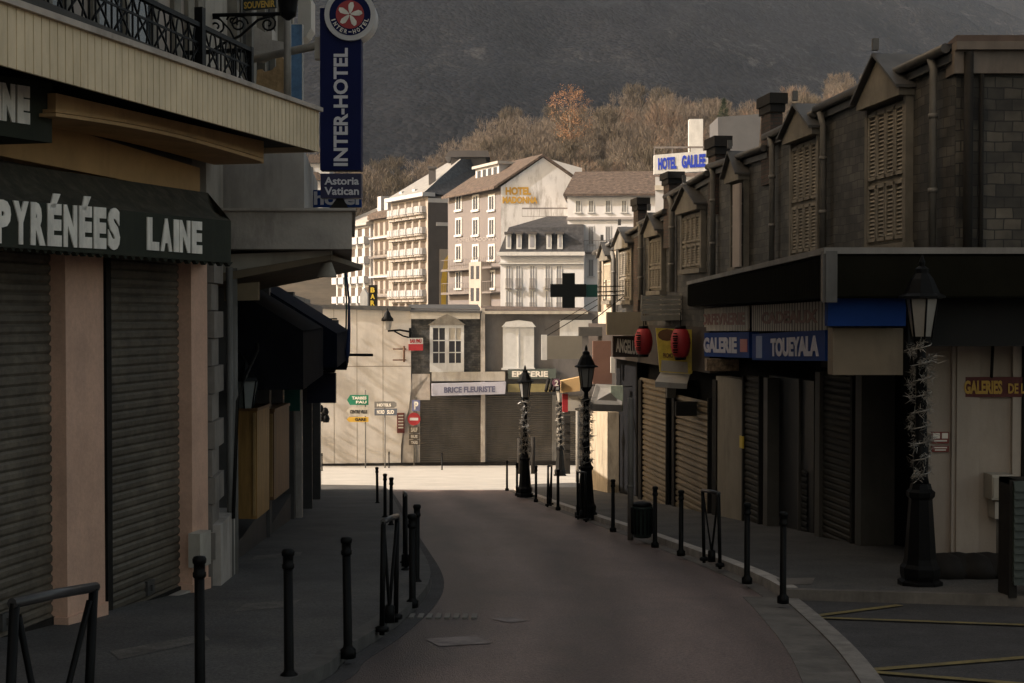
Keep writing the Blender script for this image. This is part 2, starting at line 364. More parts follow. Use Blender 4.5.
lampglass = mat("frosted_lamp_glass", (0.24, 0.225, 0.20), 0.2, 0.1, 4, spec=0.5)
glass = glassmat("window_glass"); glass_far = glassmat("far_window_glass", (0.05, 0.05, 0.055), 0.2)

def stripemat(name, c1, c2, period):
    m = bpy.data.materials.new(name); m.use_nodes = True; n = m.node_tree.nodes; l = m.node_tree.links; b = n["Principled BSDF"]; b.inputs["Roughness"].default_value = .8
    tc = n.new("ShaderNodeTexCoord"); sx = n.new("ShaderNodeSeparateXYZ"); l.new(tc.outputs["UV"], sx.inputs[0])
    a = n.new("ShaderNodeMath"); a.operation = 'DIVIDE'; a.inputs[1].default_value = period; l.new(sx.outputs[0], a.inputs[0])
    f = n.new("ShaderNodeMath"); f.operation = 'FRACT'; l.new(a.outputs[0], f.inputs[0]); g_ = n.new("ShaderNodeMath"); g_.operation = 'GREATER_THAN'; g_.inputs[1].default_value = .6; l.new(f.outputs[0], g_.inputs[0])
    no = n.new("ShaderNodeTexNoise"); no.inputs["Scale"].default_value = 3; no.inputs["Detail"].default_value = 5; l.new(tc.outputs["UV"], no.inputs[0]); mr = n.new("ShaderNodeMapRange"); mr.inputs[3].default_value = .6; mr.inputs[4].default_value = 1.3; l.new(no.outputs[0], mr.inputs[0])
    mx = n.new("ShaderNodeMixRGB"); l.new(g_.outputs[0], mx.inputs[0]); mx.inputs[1].default_value = (*c1, 1); mx.inputs[2].default_value = (*c2, 1)
    my = n.new("ShaderNodeMixRGB"); my.blend_type = 'MULTIPLY'; my.inputs[0].default_value = 1; l.new(mx.outputs[0], my.inputs[1]); l.new(mr.outputs[0], my.inputs[2]); l.new(my.outputs[0], b.inputs["Base Color"]); MATS[name] = m; return m
# ================================================================ THE SETTING
def offs(line, w):
    out = []
    for i, p in enumerate(line):
        a = line[max(i - 1, 0)]; b = line[min(i + 1, len(line) - 1)]
        t = Vector((b[0] - a[0], b[1] - a[1])).normalized(); out.append(Vector((p[0] - t.y * w, p[1] + t.x * w)))
    return out
def smooth(line, n=4):
    pts = [Vector((p[0], p[1])) for p in line]; out = []
    for i in range(len(pts) - 1):
        p0 = pts[max(i - 1, 0)]; p1 = pts[i]; p2 = pts[i + 1]; p3 = pts[min(i + 2, len(pts) - 1)]
        for k in range(n):
            t = k / n
            out.append(0.5 * ((2 * p1) + (p2 - p0) * t + (2 * p0 - 5 * p1 + 4 * p2 - p3) * t * t + (3 * p1 - p0 - 3 * p2 + p3) * t ** 3))
    out.append(pts[-1]); return out
def strip(mb, line, w0, w1, h0, h1):
    a = offs(line, w0); b = offs(line, w1)
    for i in range(len(line) - 1):
        q = [a[i], a[i + 1], b[i + 1], b[i]]
        lo = [(p.x, p.y, gz(p.y) + h0) for p in q]; hi = [(p.x, p.y, gz(p.y) + h1) for p in q]
        mb.hexa(lo, hi)
def flat(mb, poly, h, th=0.3):
    mb.prism([(p[0], p[1], gz(p[1]) + h - th) for p in poly], (0, 0, th))

# ground sheet out to the horizon
g = MB(); xs = [-6000, -1500, -400, -80, -30, 30, 80, 400, 1500, 6000]; ys = [-200, -40, 0, 20, 40, 60, YF, 120, 250, 600, 1500, 6000]
vs = [(x, y, gz(y)) for y in ys for x in xs]; nx = len(xs)
g.add(vs, [(j * nx + i, j * nx + i + 1, (j + 1) * nx + i + 1, (j + 1) * nx + i) for j in range(len(ys) - 1) for i in range(nx - 1)])
struct("ground", g, asph)

def gp(px, py, h=0.0):
    p = G(px, py, h); return Vector((p.x, p.y))
LK = smooth([Vector((-4.2, -8)), Vector((-3.4, 1)), Vector((-2.55, 5.5)), gp(306, 690), gp(345, 662), gp(388, 634), gp(418, 608), gp(430, 588), gp(428, 571), gp(418, 552), gp(407, 532), gp(398, 512), gp(390, 497), gp(386, 490)], 4)
LKE = LK[-1]
lk2 = [Vector((LKE.x - 0.5, LKE.y + 1.0)), Vector((LKE.x - 2.5, LKE.y + 1.6)), Vector((LKE.x - 12, LKE.y + 1.6))]
LKF = LK + lk2
RK = smooth([Vector((0.9, -8)), Vector((1.55, 3)), Vector((2.0, 6.2)), gp(872, 700), gp(858, 676), gp(838, 650), gp(812, 624), gp(782, 598), gp(757, 584), gp(728, 571), gp(690, 556), gp(640, 537), gp(594, 521), gp(552, 506), gp(524, 495), gp(514, 490)], 4)
iC = min(range(len(RK)), key=lambda i: (RK[i] - gp(782, 598)).length)     # where the right pavement begins
RKS = RK[iC:]
RKE = RKS[-1]
RKF = RKS + [Vector((RKE.x + 0.5, RKE.y + 2.2)), Vector((RKE.x + 2.0, RKE.y + 3.4)), Vector((RKE.x + 14, RKE.y + 3.6))]
r = MB()
n_ = 60
def resample(line, n):
    L = [0]
    for i in range(1, len(line)): L.append(L[-1] + (line[i] - line[i - 1]).length)
    out = []
    for k in range(n):
        t = L[-1] * k / (n - 1); i = max(j for j in range(len(L)) if L[j] <= t + 1e-9); i = min(i, len(line) - 2)
        f = (t - L[i]) / (L[i + 1] - L[i]); out.append(line[i].lerp(line[i + 1], f))
    return out
a = resample(LK, n_); b = resample(RK, n_)
r.add([(p.x, p.y, gz(p.y) + 0.008) for p in a] + [(p.x, p.y, gz(p.y) + 0.008) for p in b], [(i, n_ + i, n_ + i + 1, i + 1) for i in range(n_ - 1)])
ro = struct("road", r, road_m)
uvl = ro.data.uv_layers[0]
for lp in ro.data.loops: uvl.data[lp.index].uv = (0.0 if lp.vertex_index < n_ else 1.0, (lp.vertex_index % n_) * .8)
# plaza floor beyond the street; its pale edge is set where the sunlight begins
p = MB(); y0 = min(LKE.y, RKE.y) + 0.4
p.add([(x, y, gz(y) + 0.004) for x, y in [(-60, LKE.y + 0.3), (LKE.x, LKE.y + 0.3), (RKE.x, RKE.y - 0.2), (40, RKE.y - 0.2), (40, 80), (-60, 80)]], [(0, 1, 2, 3, 4, 5)])
struct("plaza_paving", p, plaza_m)
# left pavement with kerb
k = MB(); strip(k, LKF, 0.0, 0.17, -0.2, 0.115); struct("kerb_left", k, kerb_dark)
p = MB(); q = offs(LKF, 0.165)
flat(p, [(v.x, v.y) for v in q] + [(-30, LKE.y + 1.4), (-30, -8)], 0.11); struct("pavement_left", p, pave_m)
k = MB(); strip(k, LK[4:], -0.16, -0.01, -0.1, 0.014); struct("gutter_left", k, gutter_m if False else asph)
# right pavement with kerb
k = MB(); strip(k, RKF, -0.17, 0.0, -0.2, 0.115); struct("kerb_right", k, kerb_m)
crn = gp(1060, 606); q = offs(RKF, -0.165)
flat(MB_ := MB(), [(crn.x, crn.y), (30, crn.y + 0.2), (30, RKE.y + 3.4)] + [(v.x, v.y) for v in reversed(q)], 0.11); struct("pavement_right", MB_, pave_m)
k = MB(); e0 = RKS[0]; strip(k, [Vector((e0.x, e0.y)), Vector((crn.x, crn.y)), Vector((30, crn.y + 0.2))], -0.16, 0.0, -0.2, 0.113); struct("kerb_side_street", k, gutter_m)
# stone band between the street and the side street
k = MB(); strip(k, RK[:iC + 1], -0.14, 0.02, -0.1, 0.022); struct("edge_stones", k, band_m)
k = MB(); strip(k, RK[:iC + 1], 0.03, 0.42, -0.1, 0.013); struct("edge_gutter", k, gutter_m)
k = MB(); strip(k, RKS, 0.03, 0.2, -0.1, 0.013); struct("gutter_right", k, gutter_m)
# yellow zigzag on the side street
k = MB()
def paint(mb, a, b, wd, h=0.012):
    a = gp(*a); b = gp(*b); t = (b - a).normalized(); nn = Vector((-t.y, t.x)) * wd / 2
    mb.add([(v.x, v.y, gz(v.y) + h) for v in (a - nn, b - nn, b + nn, a + nn)], [(0, 1, 2, 3)])
for a_, b_ in (((806, 618), (900, 606)), ((806, 618.5), (1070, 628)), ((858, 672), (1070, 655)), ((858, 672.5), (1050, 688))): paint(k, a_, b_, 0.10, 0.012 if a_[1] in (618, 672) else 0.016)
struct("yellow_markings", k, yellow_line)
k = MB(); paint(k, (432, 644), (484, 641), 0.42, 0.014); paint(k, (500, 622), (520, 620), 0.3, 0.014); struct("asphalt_patch", k, mat("pale_asphalt_patch", (0.24, 0.20, 0.185), 0.8, 0.3, 3, dirt=0.6, dscale=2))
k = MB(); a_ = G(776, 578.5, 0.116); b_ = G(815, 577.5, 0.116); c_ = G(812, 584, 0.116); d_ = G(782, 585, 0.116); k.add([a_, d_, c_, b_], [(0, 1, 2, 3)]); struct("pale_paving_slab", k, gutter_m)
tar = mat("tar_seam", (0.05, 0.043, 0.042), .6, .2, 4)
def seam(name, pts, wd):
    q = MB(); ln = smooth([gp(*p_) for p_ in pts], 6); ln = [v + Vector((random.uniform(-.012, .012), 0)) for v in ln]; strip(q, ln, -wd / 2, wd / 2, -.05, .0115); struct(name, q, tar)
q = MB()
for pts in ([(232, 612), (292, 607), (300, 600), (246, 604)], [(250, 560), (300, 556), (302, 552), (256, 556)], [(120, 660), (210, 640), (204, 634), (110, 652)]):
    q.add([(v.x, v.y, gz(v.y) + .114) for v in (gp(x, y, .11) for x, y in pts)], [(0, 1, 2, 3)])
struct("pavement_patches", q, mat("paler_pavement_patch", (0.115, 0.105, 0.092), .8, .3, 3, grain=.4, gscale=40, dirt=.6, dscale=1.5))
# a longitudinal mend in the road and lid
def disc_lid(name, px, py, rr, h, lab):
    c = G(px, py, h); t = tag(MB().lathe([(rr, -0.02), (rr, 0.012), (rr * 0.93, 0.014), (rr * 0.9, 0.009)], (0, 0, 0), 20, False).build(name, zinc if False else frame_dark, None, loc=c), lab, "manhole cover")
    t.rotation_euler = (-math.atan(SLOPE), 0, 0)
disc_lid("manhole_cover", 686, 600, 0.34, 0.008, "round dark manhole cover in the roadway near the right kerb")
disc_lid("manhole_cover", 896, 594, 0.36, 0.11, "round dark manhole cover in pavement left of the big lamp post")
# drain grate at the left kerb
gm = thing("drain_grate", "slotted iron drain grate in the gutter at the left kerb bend", "drain", G(436, 618, 0))
m_ = MB(); cc = G(436, 618, 0)
for i in range(9):
    x = cc.x - 0.34 + i * 0.085; m_.hexa([(x, cc.y - 0.14, gz(cc.y - .14) + 0.0), (x + .05, cc.y - .14, gz(cc.y - .14)), (x + .05, cc.y + .14, gz(cc.y + .14)), (x, cc.y + .14, gz(cc.y + .14))],
        [(x, cc.y - 0.14, gz(cc.y - .14) + 0.026), (x + .05, cc.y - .14, gz(cc.y - .14) + .026), (x + .05, cc.y + .14, gz(cc.y + .14) + .026), (x, cc.y + .14, gz(cc.y + .14) + .026)])
m_.build("slotted_grille", pipe_m, gm)

# ---------------------------------------------------------------- hill and mountain
from mathutils import noise
def hill_top(x):                      # crest height at y = 430 for a given x (read as silhouette less a tree's height)
    px = CX + F * x / 430.0
    pts = [(-400, 190), (300, 186), (365, 190), (409, 200), (440, 184), (476, 164), (534, 156), (560, 146), (600, 140), (650, 138), (700, 132), (760, 136), (830, 122), (900, 112), (1100, 100), (1800, 100)]
    for (a, ya), (b, yb) in zip(pts, pts[1:]):
        if a <= px <= b: y = ya + (yb - ya) * (px - a) / (b - a); break
    else: y = 190 if px < 0 else 100
    return CAMZ + (315 - y) / F * 430.0
def hill_z(x, y):
    b = gz(y); t = (y - 205.0) / (430 - 205)
    if t <= 0: return b
    hb = hill_top(x * (430.0 / max(y, 205)))
    if t <= 1: h = b + (hb - b) * (t ** 0.85)
    else: h = b + (hb - b) * max(0, 1 - (t - 1) * 0.9)
    return h + 1.5 * noise.noise(Vector((x * 0.03, y * 0.03, 0))) * min(1, t * 3)
h = MB(); nx = 90; ny = 50
for j in range(ny + 1):
    y = 200 + 480 * j / ny
    for i in range(nx + 1):
        x = (-0.75 + 1.5 * i / nx) * y; h.v.append(Vector((x, y, hill_z(x, y) - (0.3 if j else 1.0))))
for j in range(ny):
    for i in range(nx):
        k0 = j * (nx + 1) + i; h.f.append([k0, k0 + 1, k0 + nx + 2, k0 + nx + 1]); h.sm.append(True); h.mi.append(0)
struct("hill", h, mat("hill_leaf_litter", (0.055, 0.043, 0.029), 0.95, 0.5, 0.15, bump=0.4, bscale=0.8))

def mtn_material():
    m = bpy.data.materials.new("mountain_forest"); m.use_nodes = True; n = m.node_tree.nodes; l = m.node_tree.links; b = n["Principled BSDF"]
    b.inputs["Roughness"].default_value = 0.95; b.inputs["Specular IOR Level"].default_value = 0.05
    tc = n.new("ShaderNodeTexCoord"); geo = n.new("ShaderNodeSeparateXYZ"); l.new(tc.outputs["Object"], geo.inputs[0])
    def nz(scale, det, rough, st=None):
        t = n.new("ShaderNodeTexNoise"); t.inputs["Scale"].default_value = scale; t.inputs["Detail"].default_value = det; t.inputs["Roughness"].default_value = rough
        if st:
            mp = n.new("ShaderNodeMapping"); mp.inputs["Scale"].default_value = st; l.new(tc.outputs["Object"], mp.inputs[0]); l.new(mp.outputs[0], t.inputs[0])
        else: l.new(tc.outputs["Object"], t.inputs[0])
        return t
    def ramp(src, p0, c0, p1, c1):
        c = n.new("ShaderNodeValToRGB"); e = c.color_ramp.elements; e[0].position = p0; e[0].color = (*c0, 1); e[1].position = p1; e[1].color = (*c1, 1); l.new(src, c.inputs[0]); return c.outputs[0]
    def mixc(kind, f, x, y):
        q = n.new("ShaderNodeMixRGB"); q.blend_type = kind
        if isinstance(f, float): q.inputs[0].default_value = f
        else: l.new(f, q.inputs[0])
        for i, v in ((1, x), (2, y)):
            if isinstance(v, tuple): q.inputs[i].default_value = (*v, 1)
            else: l.new(v, q.inputs[i])
        return q.outputs[0]
    base = ramp(nz(0.0035, 9, .62).outputs[0], .40, (0.0075, 0.009, 0.012), .68, (0.0145, 0.0145, 0.016))
    # brown heath gaining on the forest higher up
    hb = n.new("ShaderNodeMapRange"); hb.inputs[1].default_value = 260; hb.inputs[2].default_value = 620; hb.inputs[3].default_value = -.35; hb.inputs[4].default_value = .25; l.new(geo.outputs[2], hb.inputs[0])
    ad = n.new("ShaderNodeMath"); ad.operation = 'ADD'; l.new(hb.outputs[0], ad.inputs[0]); l.new(nz(0.006, 8, .6).outputs[0], ad.inputs[1])
    base = mixc('MIX', ramp(ad.outputs[0], .45, (0, 0, 0), .75, (1, 1, 1)), base, (0.025, 0.0228, 0.0235))
    # crowns of single trees
    vo = n.new("ShaderNodeTexVoronoi"); vo.inputs["Scale"].default_value = .34; l.new(tc.outputs["Object"], vo.inputs["Vector"])
    vs = n.new("ShaderNodeSeparateColor"); l.new(vo.outputs["Color"], vs.inputs[0])
    base = mixc('MULTIPLY', 1.0, base, ramp(vs.outputs[0], 0.0, (.55, .55, .6), 1.0, (1.5, 1.45, 1.4)))
    base = mixc('MULTIPLY', 1.0, base, ramp(nz(0.11, 5, .75, (1.4, .5, .5)).outputs[0], .3, (.55, .55, .58), .7, (1.5, 1.47, 1.45)))
    # pale limestone outcrops in clusters
    cl = nz(0.0075, 3, .5); fi = nz(0.075, 6, .8)
    pr = n.new("ShaderNodeMath"); pr.operation = 'MULTIPLY'; l.new(ramp(cl.outputs[0], .46, (0, 0, 0), .62, (1, 1, 1)), pr.inputs[0]); l.new(ramp(fi.outputs[0], .53, (0, 0, 0), .64, (1, 1, 1)), pr.inputs[1])
    base = mixc('MIX', pr.outputs[0], base, (0.050, 0.049, 0.050))
    l.new(base, b.inputs["Base Color"])
    bp = n.new("ShaderNodeBump"); bp.inputs["Strength"].default_value = 0.35; bp.inputs["Distance"].default_value = 2.0; bp.invert = True; l.new(vo.outputs["Distance"], bp.inputs["Height"]); l.new(bp.outputs[0], b.inputs["Normal"])
    return m
h = MB(); nx = 130; ny = 110
for j in range(ny + 1):
    y = 520 + 2100 * j / ny
    for i in range(nx + 1):
        x = (-0.9 + 1.8 * i / nx) * y
        v = Vector((x * 0.0022, y * 0.0022, 3.3))
        z = 0.56 * (y - 520) - 0.34 * x * min(1, (y - 520) / 500) + 70 * (noise.fractal(v, 0.8, 2.1, 6)) * min(1, (y - 520) / 600) + 4 * noise.noise(Vector((x * 0.03, y * 0.03, 1)))
        if y > 2050: z -= (y - 2050) * 0.5
        h.v.append(Vector((x, y, z - 10)))
for j in range(ny):
    for i in range(nx):
        k0 = j * (nx + 1) + i; h.f.append([k0, k0 + 1, k0 + nx + 2, k0 + nx + 1]); h.sm.append(True); h.mi.append(0)
struct("mountain", h, mtn_material())

# ---------------------------------------------------------------- the air
hz = bpy.data.materials.new("valley_haze"); hz.use_nodes = True; hn = hz.node_tree.nodes
for q_ in list(hn):
    if q_.type == 'BSDF_PRINCIPLED': hn.remove(q_)
pv = hn.new("ShaderNodeVolumePrincipled"); pv.inputs["Color"].default_value = (0.70, 0.82, 1.0, 1); pv.inputs["Density"].default_value = 0.00006
ho = [q_ for q_ in hn if q_.type == 'OUTPUT_MATERIAL'][0]; hz.node_tree.links.new(pv.outputs[0], ho.inputs["Volume"])
m_ = MB().box(-6200, 6200, -300, 6200, -36, 1700); o_ = m_.build("haze", hz); o_["kind"] = "stuff"
# ================================================================ LEFT SIDE
# ---- the wool shop, nearest on the left
n0 = Vector((0.2163, 0.9763)); c0 = Vector((-3.27, 13.85))
L1 = Wall(c0 - n0 * 11.0, c0)
UE = L1.len
gl = lambda u: gz(L1.pt(u, 0).y) + 0.11
shop = thing("shop_building", "shop with pink pillars, closed dark roller shutters and ribbed beige balcony", "shop", L1.pt(UE, gl(UE)))
m = MB(); top = 13.5
def ud(px, d=0.0): return L1.uz(px, 400, d)[0]
L1.box(m, -14.0, UE, -2.2, top, -9.0, -0.141)
m.build("wall", mat("shop_back_wall", (0.09, 0.08, 0.07), 0.85, 0.2, 1.5, dirt=0.4), shop)
m = MB(); zb = L1.uz(100, 176)[1]; zt = L1.uz(100, 130)[1]
zo0 = L1.uz(200, 193)[1]; zo1 = L1.uz(200, 168)[1]
L1.poly(m, [(-160, 124), (200, 195), (200, 168), (-160, 60)], -0.34, 0.02); m.build("ochre_band", orange_band, shop)
m = MB(); L1.box(m, -14, UE, zo1 + 0.22, top, -0.35, 0.0); m.build("upper_wall", mat("upper_render_rose", (0.30, 0.25, 0.215), 0.8, 0.12, 1.5, dirt=0.35), shop)
for (a, b) in ((63, 101), (189, 205)):
    m = MB(); u0, u1 = ud(a), ud(b); L1.box(m, u0, u1, -3.0, L1.uz((a + b) / 2, 236)[1], -0.14, 0.03)
    L1.box(m, u0 - 0.02, u1 + 0.02, -3.0, gl(u1) + 0.12, -0.135, 0.05); m.build("pillar", pinkish, shop)
m = MB(); u0, u1 = ud(-190), ud(-60); L1.box(m, u0, u1, -3.0, L1.uz(0, 236)[1], -0.14, 0.03); m.build("pillar", pinkish, shop)
for (a, b, bot) in ((-56, 53, 1), (108, 182, 1)):
    m = MB(); u0, u1 = ud(a, -0.12), ud(b, -0.12); L1.roller(m, u0, u1, gl(u1) - 0.25, L1.uz(140, 252, -0.12)[1], -0.13, 0.085, 0.02)
    s_ = m.build("roller_shutter", shut_dark, shop)
    f = MB()
    for ux in (u0 - 0.09, u1): L1.box(f, ux, ux + 0.09, -3, L1.uz(140, 236, -0.12)[1], -0.14, -0.08)
    L1.box(f, u0, u1, gl(u1) - 0.3, gl(u1) + 0.07, -0.13, -0.09)
    f.build("guide_rail", frame_dark, s_)
    k_ = MB(); uc_ = (u0 + u1) / 2; L1.box(k_, uc_ - .07, uc_ + .07, gl(u1) + .12, gl(u1) + .26, -.12, -.085); L1.box(k_, uc_ - .02, uc_ + .02, gl(u1) + .16, gl(u1) + .22, -.085, -.06); k_.build("lock", zinc, s_)
m = MB(); L1.box(m, -14, UE - 0.2, gl(UE) - 0.4, gl(UE) + 0.06, -0.13, 0.015); m.build("door_sill", conc, shop)
# small meter box on the second pillar
m = MB(); L1.pbox(m, 200, 532, 211, 566, 0.03, 0.16); m.build("meter_box", offwhite, shop)
# balcony slab with ribbed fascia
D = 1.02
zf0 = L1.uz(300, 146, D)[1]; zf1 = L1.uz(300, 103, D)[1]
ue = L1.uz(318, 130, D)[0]
bal = MB(); L1.box(bal, -14, ue - 0.02, zf0 + 0.06, zf1 - 0.03, -0.3, D - 0.03); b_ = bal.build("balcony", mat("balcony_slab_dark", (0.05, 0.045, 0.04), 0.85, 0.3, 2), shop)
zL0, zL1, uL = L1.uz(0, 65, D)[1], L1.uz(0, 1, D)[1], L1.uz(0, 40, D)[0]
zlo = lambda u: zf0 + (zL0 - zf0) * (ue - u) / (ue - uL)
zhi = lambda u: zf1 + (zL1 - zf1) * (ue - u) / (ue - uL)
m = MB(); u = -4.0; k = 0
while u < ue - 0.001:
    u2 = min(u + 0.05, ue); dd = D + (.004 if k % 2 else 0.0); k += 1
    L1.polym(m, [(u, zlo(u)), (u2 - .003, zlo(u2)), (u2 - .003, zhi(u2) - .012), (u, zhi(u) - .012)], D - .02, dd + .006); u = u2
L1.polym(m, [(-4, zlo(-4) + .003), (ue, zlo(ue) + .003), (ue, zhi(ue) - .014), (-4, zhi(-4) - .014)], D - .018, D - .002)
L1.box(m, ue - 0.02, ue + 0.004, zf0, zf1 - 0.012, 0.0, D - 0.03)
m.build("ribbed_fascia", rib_metal, b_)
m = MB(); L1.polym(m, [(-6, zhi(-6) - .011), (ue + .03, zhi(ue) - .011), (ue + .03, zhi(ue) + .035), (-6, zhi(-6) + .035)], -0.3, D + 0.05); m.build("coping", mat("coping_stone", (0.42, 0.35, 0.29), 0.75, 0.2, 3, dirt=0.5, dscale=1), b_)
# arched tan cornice box under the balcony
m = MB()
def arch(x): return (93 + (x - 55.7) * 0.232)
tp = [(55.7 + i * 20.8, 93 + i * 20.8 * 0.232) for i in range(11)]
bt = []
for i in range(11):
    x = 55.7 + i * 20.8; t = i / 10; y = 117.5 + (163.5 - 117.5) * t + -5.5 * math.sin(math.pi * t); bt.append((x, y))
L1.poly(m, tp + bt[::-1], 0.05, 0.62)
for kk, (o, dd) in enumerate(((6.5, 0.66), (2.5, 0.69))):
    L1.poly(m, [(x, y - o - 2.2) for x, y in bt] + [(x, y - o + 1.2) for x, y in bt[::-1]], 0.5, dd)
m.build("arched_cornice", tan_board, shop)
# long green canvas pelmet carrying the words
m = MB()
L1.poly(m, [(-150, 236), (231, 263), (231, 221), (-150, 184)], 0.48, 0.56); aw = m.build("pelmet", green_cloth, shop)
m = MB()
P0 = [L1.px(-150, 184, 0.56), L1.px(231, 221, 0.56)]; q0 = L1.pt(L1.uz(-150, 170, 0.03)[0], L1.uz(-150, 140, 0.03)[1], 0.04); q1 = L1.pt(UE, L1.uz(203, 192, 0.03)[1], 0.04)
rows = []
NN = 26
for i in range(NN + 1):
    t = i / NN; a = P0[0].lerp(P0[1], t); b = q0.lerp(q1, t); row = []
    for j in range(6):
        s = j / 5; pp = a.lerp(b, s); pp.z -= 0.07 * math.sin(math.pi * s) + 0.03 * math.sin(i * 2.1 + j) * math.sin(math.pi * s); row.append(pp)
    rows.append(row)
vs = [p for row in rows for p in row]
m.add(vs, [(i * 6 + j, (i + 1) * 6 + j, (i + 1) * 6 + j + 1, i * 6 + j + 1) for i in range(NN) for j in range(5)], True)
m.add([q1, P0[1], L1.px(231, 263, 0.52), L1.pt(UE, L1.uz(205, 262, 0.03)[1], 0.03)], [(0, 1, 2, 3)])
m.build("awning_cloth", mat("worn_green_canvas", (0.045, 0.040, 0.026), 0.9, 0.4, 5, dirt=0.6, dscale=2.5, dcol=(0.12, 0.10, 0.07)), aw)
for wd_, qd in (("PYRÉNÉES", [(-6, 243), (121, 250), (121, 209), (-6, 199)]), ("LAINE", [(146.5, 250), (203, 254), (203, 222), (146.5, 217)]), ("LAINES", [(-140, 232), (-16, 240.5), (-16, 197), (-140, 180)])):
    m = MB(); L1.text(m, wd_, qd, 0.562, 0.062, 0.01, True); m.build("lettering", letter_w, aw)
m = MB(); 
x = -150
while x < 230:
    t = (x + 150) / 381; L1.poly(m, [(x, 235 + 27 * t), (x + 7, 235.5 + 27 * t), (x + 3.5, 240 + 27 * t)], 0.5, 0.545); x += 8
m.build("scalloped_edge", green_cloth, aw)
# green sign board higher up, at the frame's edge
m = MB(); L1.poly(m, [(-120, 62), (52, 82), (52, 143), (-120, 118)], 0.06, 0.55); sg = m.build("signboard", green_cloth, shop)
m = MB(); L1.text(m, "AINE", [(-22, 117), (31, 125), (31, 87), (-22, 79)], 0.552, 0.085, 0.01, True); m.build("lettering", letter_w, sg)
# upper windows behind the railing
for (a, b) in ((30, 62), (96, 150)):
    u0, u1 = ud(a), ud(b); z0 = zf1 + 0.05; z1 = z0 + 2.4
    m = MB(); L1.box(m, u0, u1, z0, z1, -0.02, 0.03); wn = m.build("window", glass, shop)
    m = MB()
    for (p, q) in ((u0 - 0.1, u0), (u1, u1 + 0.1), ((u0 + u1) / 2 - 0.04, (u0 + u1) / 2 + 0.04)): L1.box(m, p, q, z0, z1, -0.02, 0.06)
    L1.box(m, u0 - 0.1, u1 + 0.1, z1, z1 + 0.12, -0.02, 0.07); m.build("frame", ped_m, wn)
m = MB(); 
for a in (172, 186, 196): 
    u0 = ud(a); L1.box(m, u0, u0 + 0.14, zf1, top, -0.02, 0.05)
m.build("pilaster", ped_m, shop)
# wrought railing standing on the balcony
DR = 0.72
m = MB(); zr0 = zf1 + 0.09 + (zhi(5.0) - zf1) * .6; u_end = L1.uz(250, 80, DR)[0]; zr1 = L1.uz(235, 42, DR)[1]
L1.box(m, -2, u_end, zr1 - 0.03, zr1 + 0.012, DR - 0.025, DR + 0.025); L1.box(m, -2, u_end, zr0, zr0 + 0.03, DR - 0.012, DR + 0.012)
zm = zr0 + (zr1 - zr0) * 0.62; L1.box(m, -2, u_end, zm, zm + 0.02, DR - 0.008, DR + 0.008)
up = L1.uz(200, 30, DR)[0]
L1.box(m, up - 0.035, up + 0.035, zf1, zr1 + 0.16, DR - 0.04, DR + 0.04); L1.box(m, u_end - 0.025, u_end + 0.025, zf1, zr1 + 0.02, DR - 0.03, DR + 0.03)
for i in range(4): 
    uu = u_end; dd = DR - 0.18 * i; L1.box(m, uu - 0.012, uu + 0.012, zr0, zr1, dd - 0.012, dd + 0.012)
L1.box(m, u_end - 0.02, u_end + 0.02, zr1 - 0.03, zr1 + 0.012, 0.0, DR)
st = 0.34; u = u_end - st
while u > 2.0:
    hh = zr1 - zr0
    for sgn in (0, 1):
        pts = []
        for i in range(9):
            t = i / 8; s = t if not sgn else 1 - t
            pts.append(L1.pt(u + st * (0.5 - 0.5 * math.cos(math.pi * s)) , zr0 + hh * t, DR))
        m.tube(pts, 0.011, 5, False)
    for off in (0.5,):
        pts = [L1.pt(u + st * (0.5 + 0.24 * math.sin(math.pi * 2 * i / 10)), zr0 + hh * (0.5 - 0.48 * math.cos(math.pi * 2 * i / 10)), DR) for i in range(11)]
        m.tube(pts, 0.009, 5, False)
    pts = [L1.pt(u, zr0, DR), L1.pt(u, zr1, DR)]; m.tube(pts, 0.010, 5, False)
    u -= st
m.build("balcony_railing", black_iron, shop)

# ---- the grey building with the concrete canopy, next down the street
A, B_, C_ = Vector((-3.30, 14.05)), Vector((-4.27, 25.6)), Vector((-5.78, 38.6))
L2 = Wall(A, B_); L3 = Wall(B_, C_)
g2 = lambda u: gz(L2.pt(u, 0).y) + 0.11
b2 = thing("terraced_building", "stained grey building with concrete canopy between wool shop and street corner", "building", L2.pt(0, g2(0)))
m = MB(); L2.box(m, 0, L2.len, -4.0, 12.5, -9, -0.5); m.build("wall", mat("drab_upper_render", (0.24, 0.215, 0.19), 0.85, 0.15, 1.5, dirt=0.5, dscale=0.4), b2)
m = MB(); L2.box(m, 0.02, L2.len, 2.9, 12.4, -0.5, 0.0); m.build("upper_wall", mat("upper_render_beige", (0.34, 0.30, 0.25), 0.85, 0.15, 1.0, dirt=0.6, dscale=0.5), b2)
m = MB(); L2.box(m, 0.05, L2.len - 0.1, -3.6, 2.3, -0.49, -0.42); m.build("shopfront", void_m, b2)
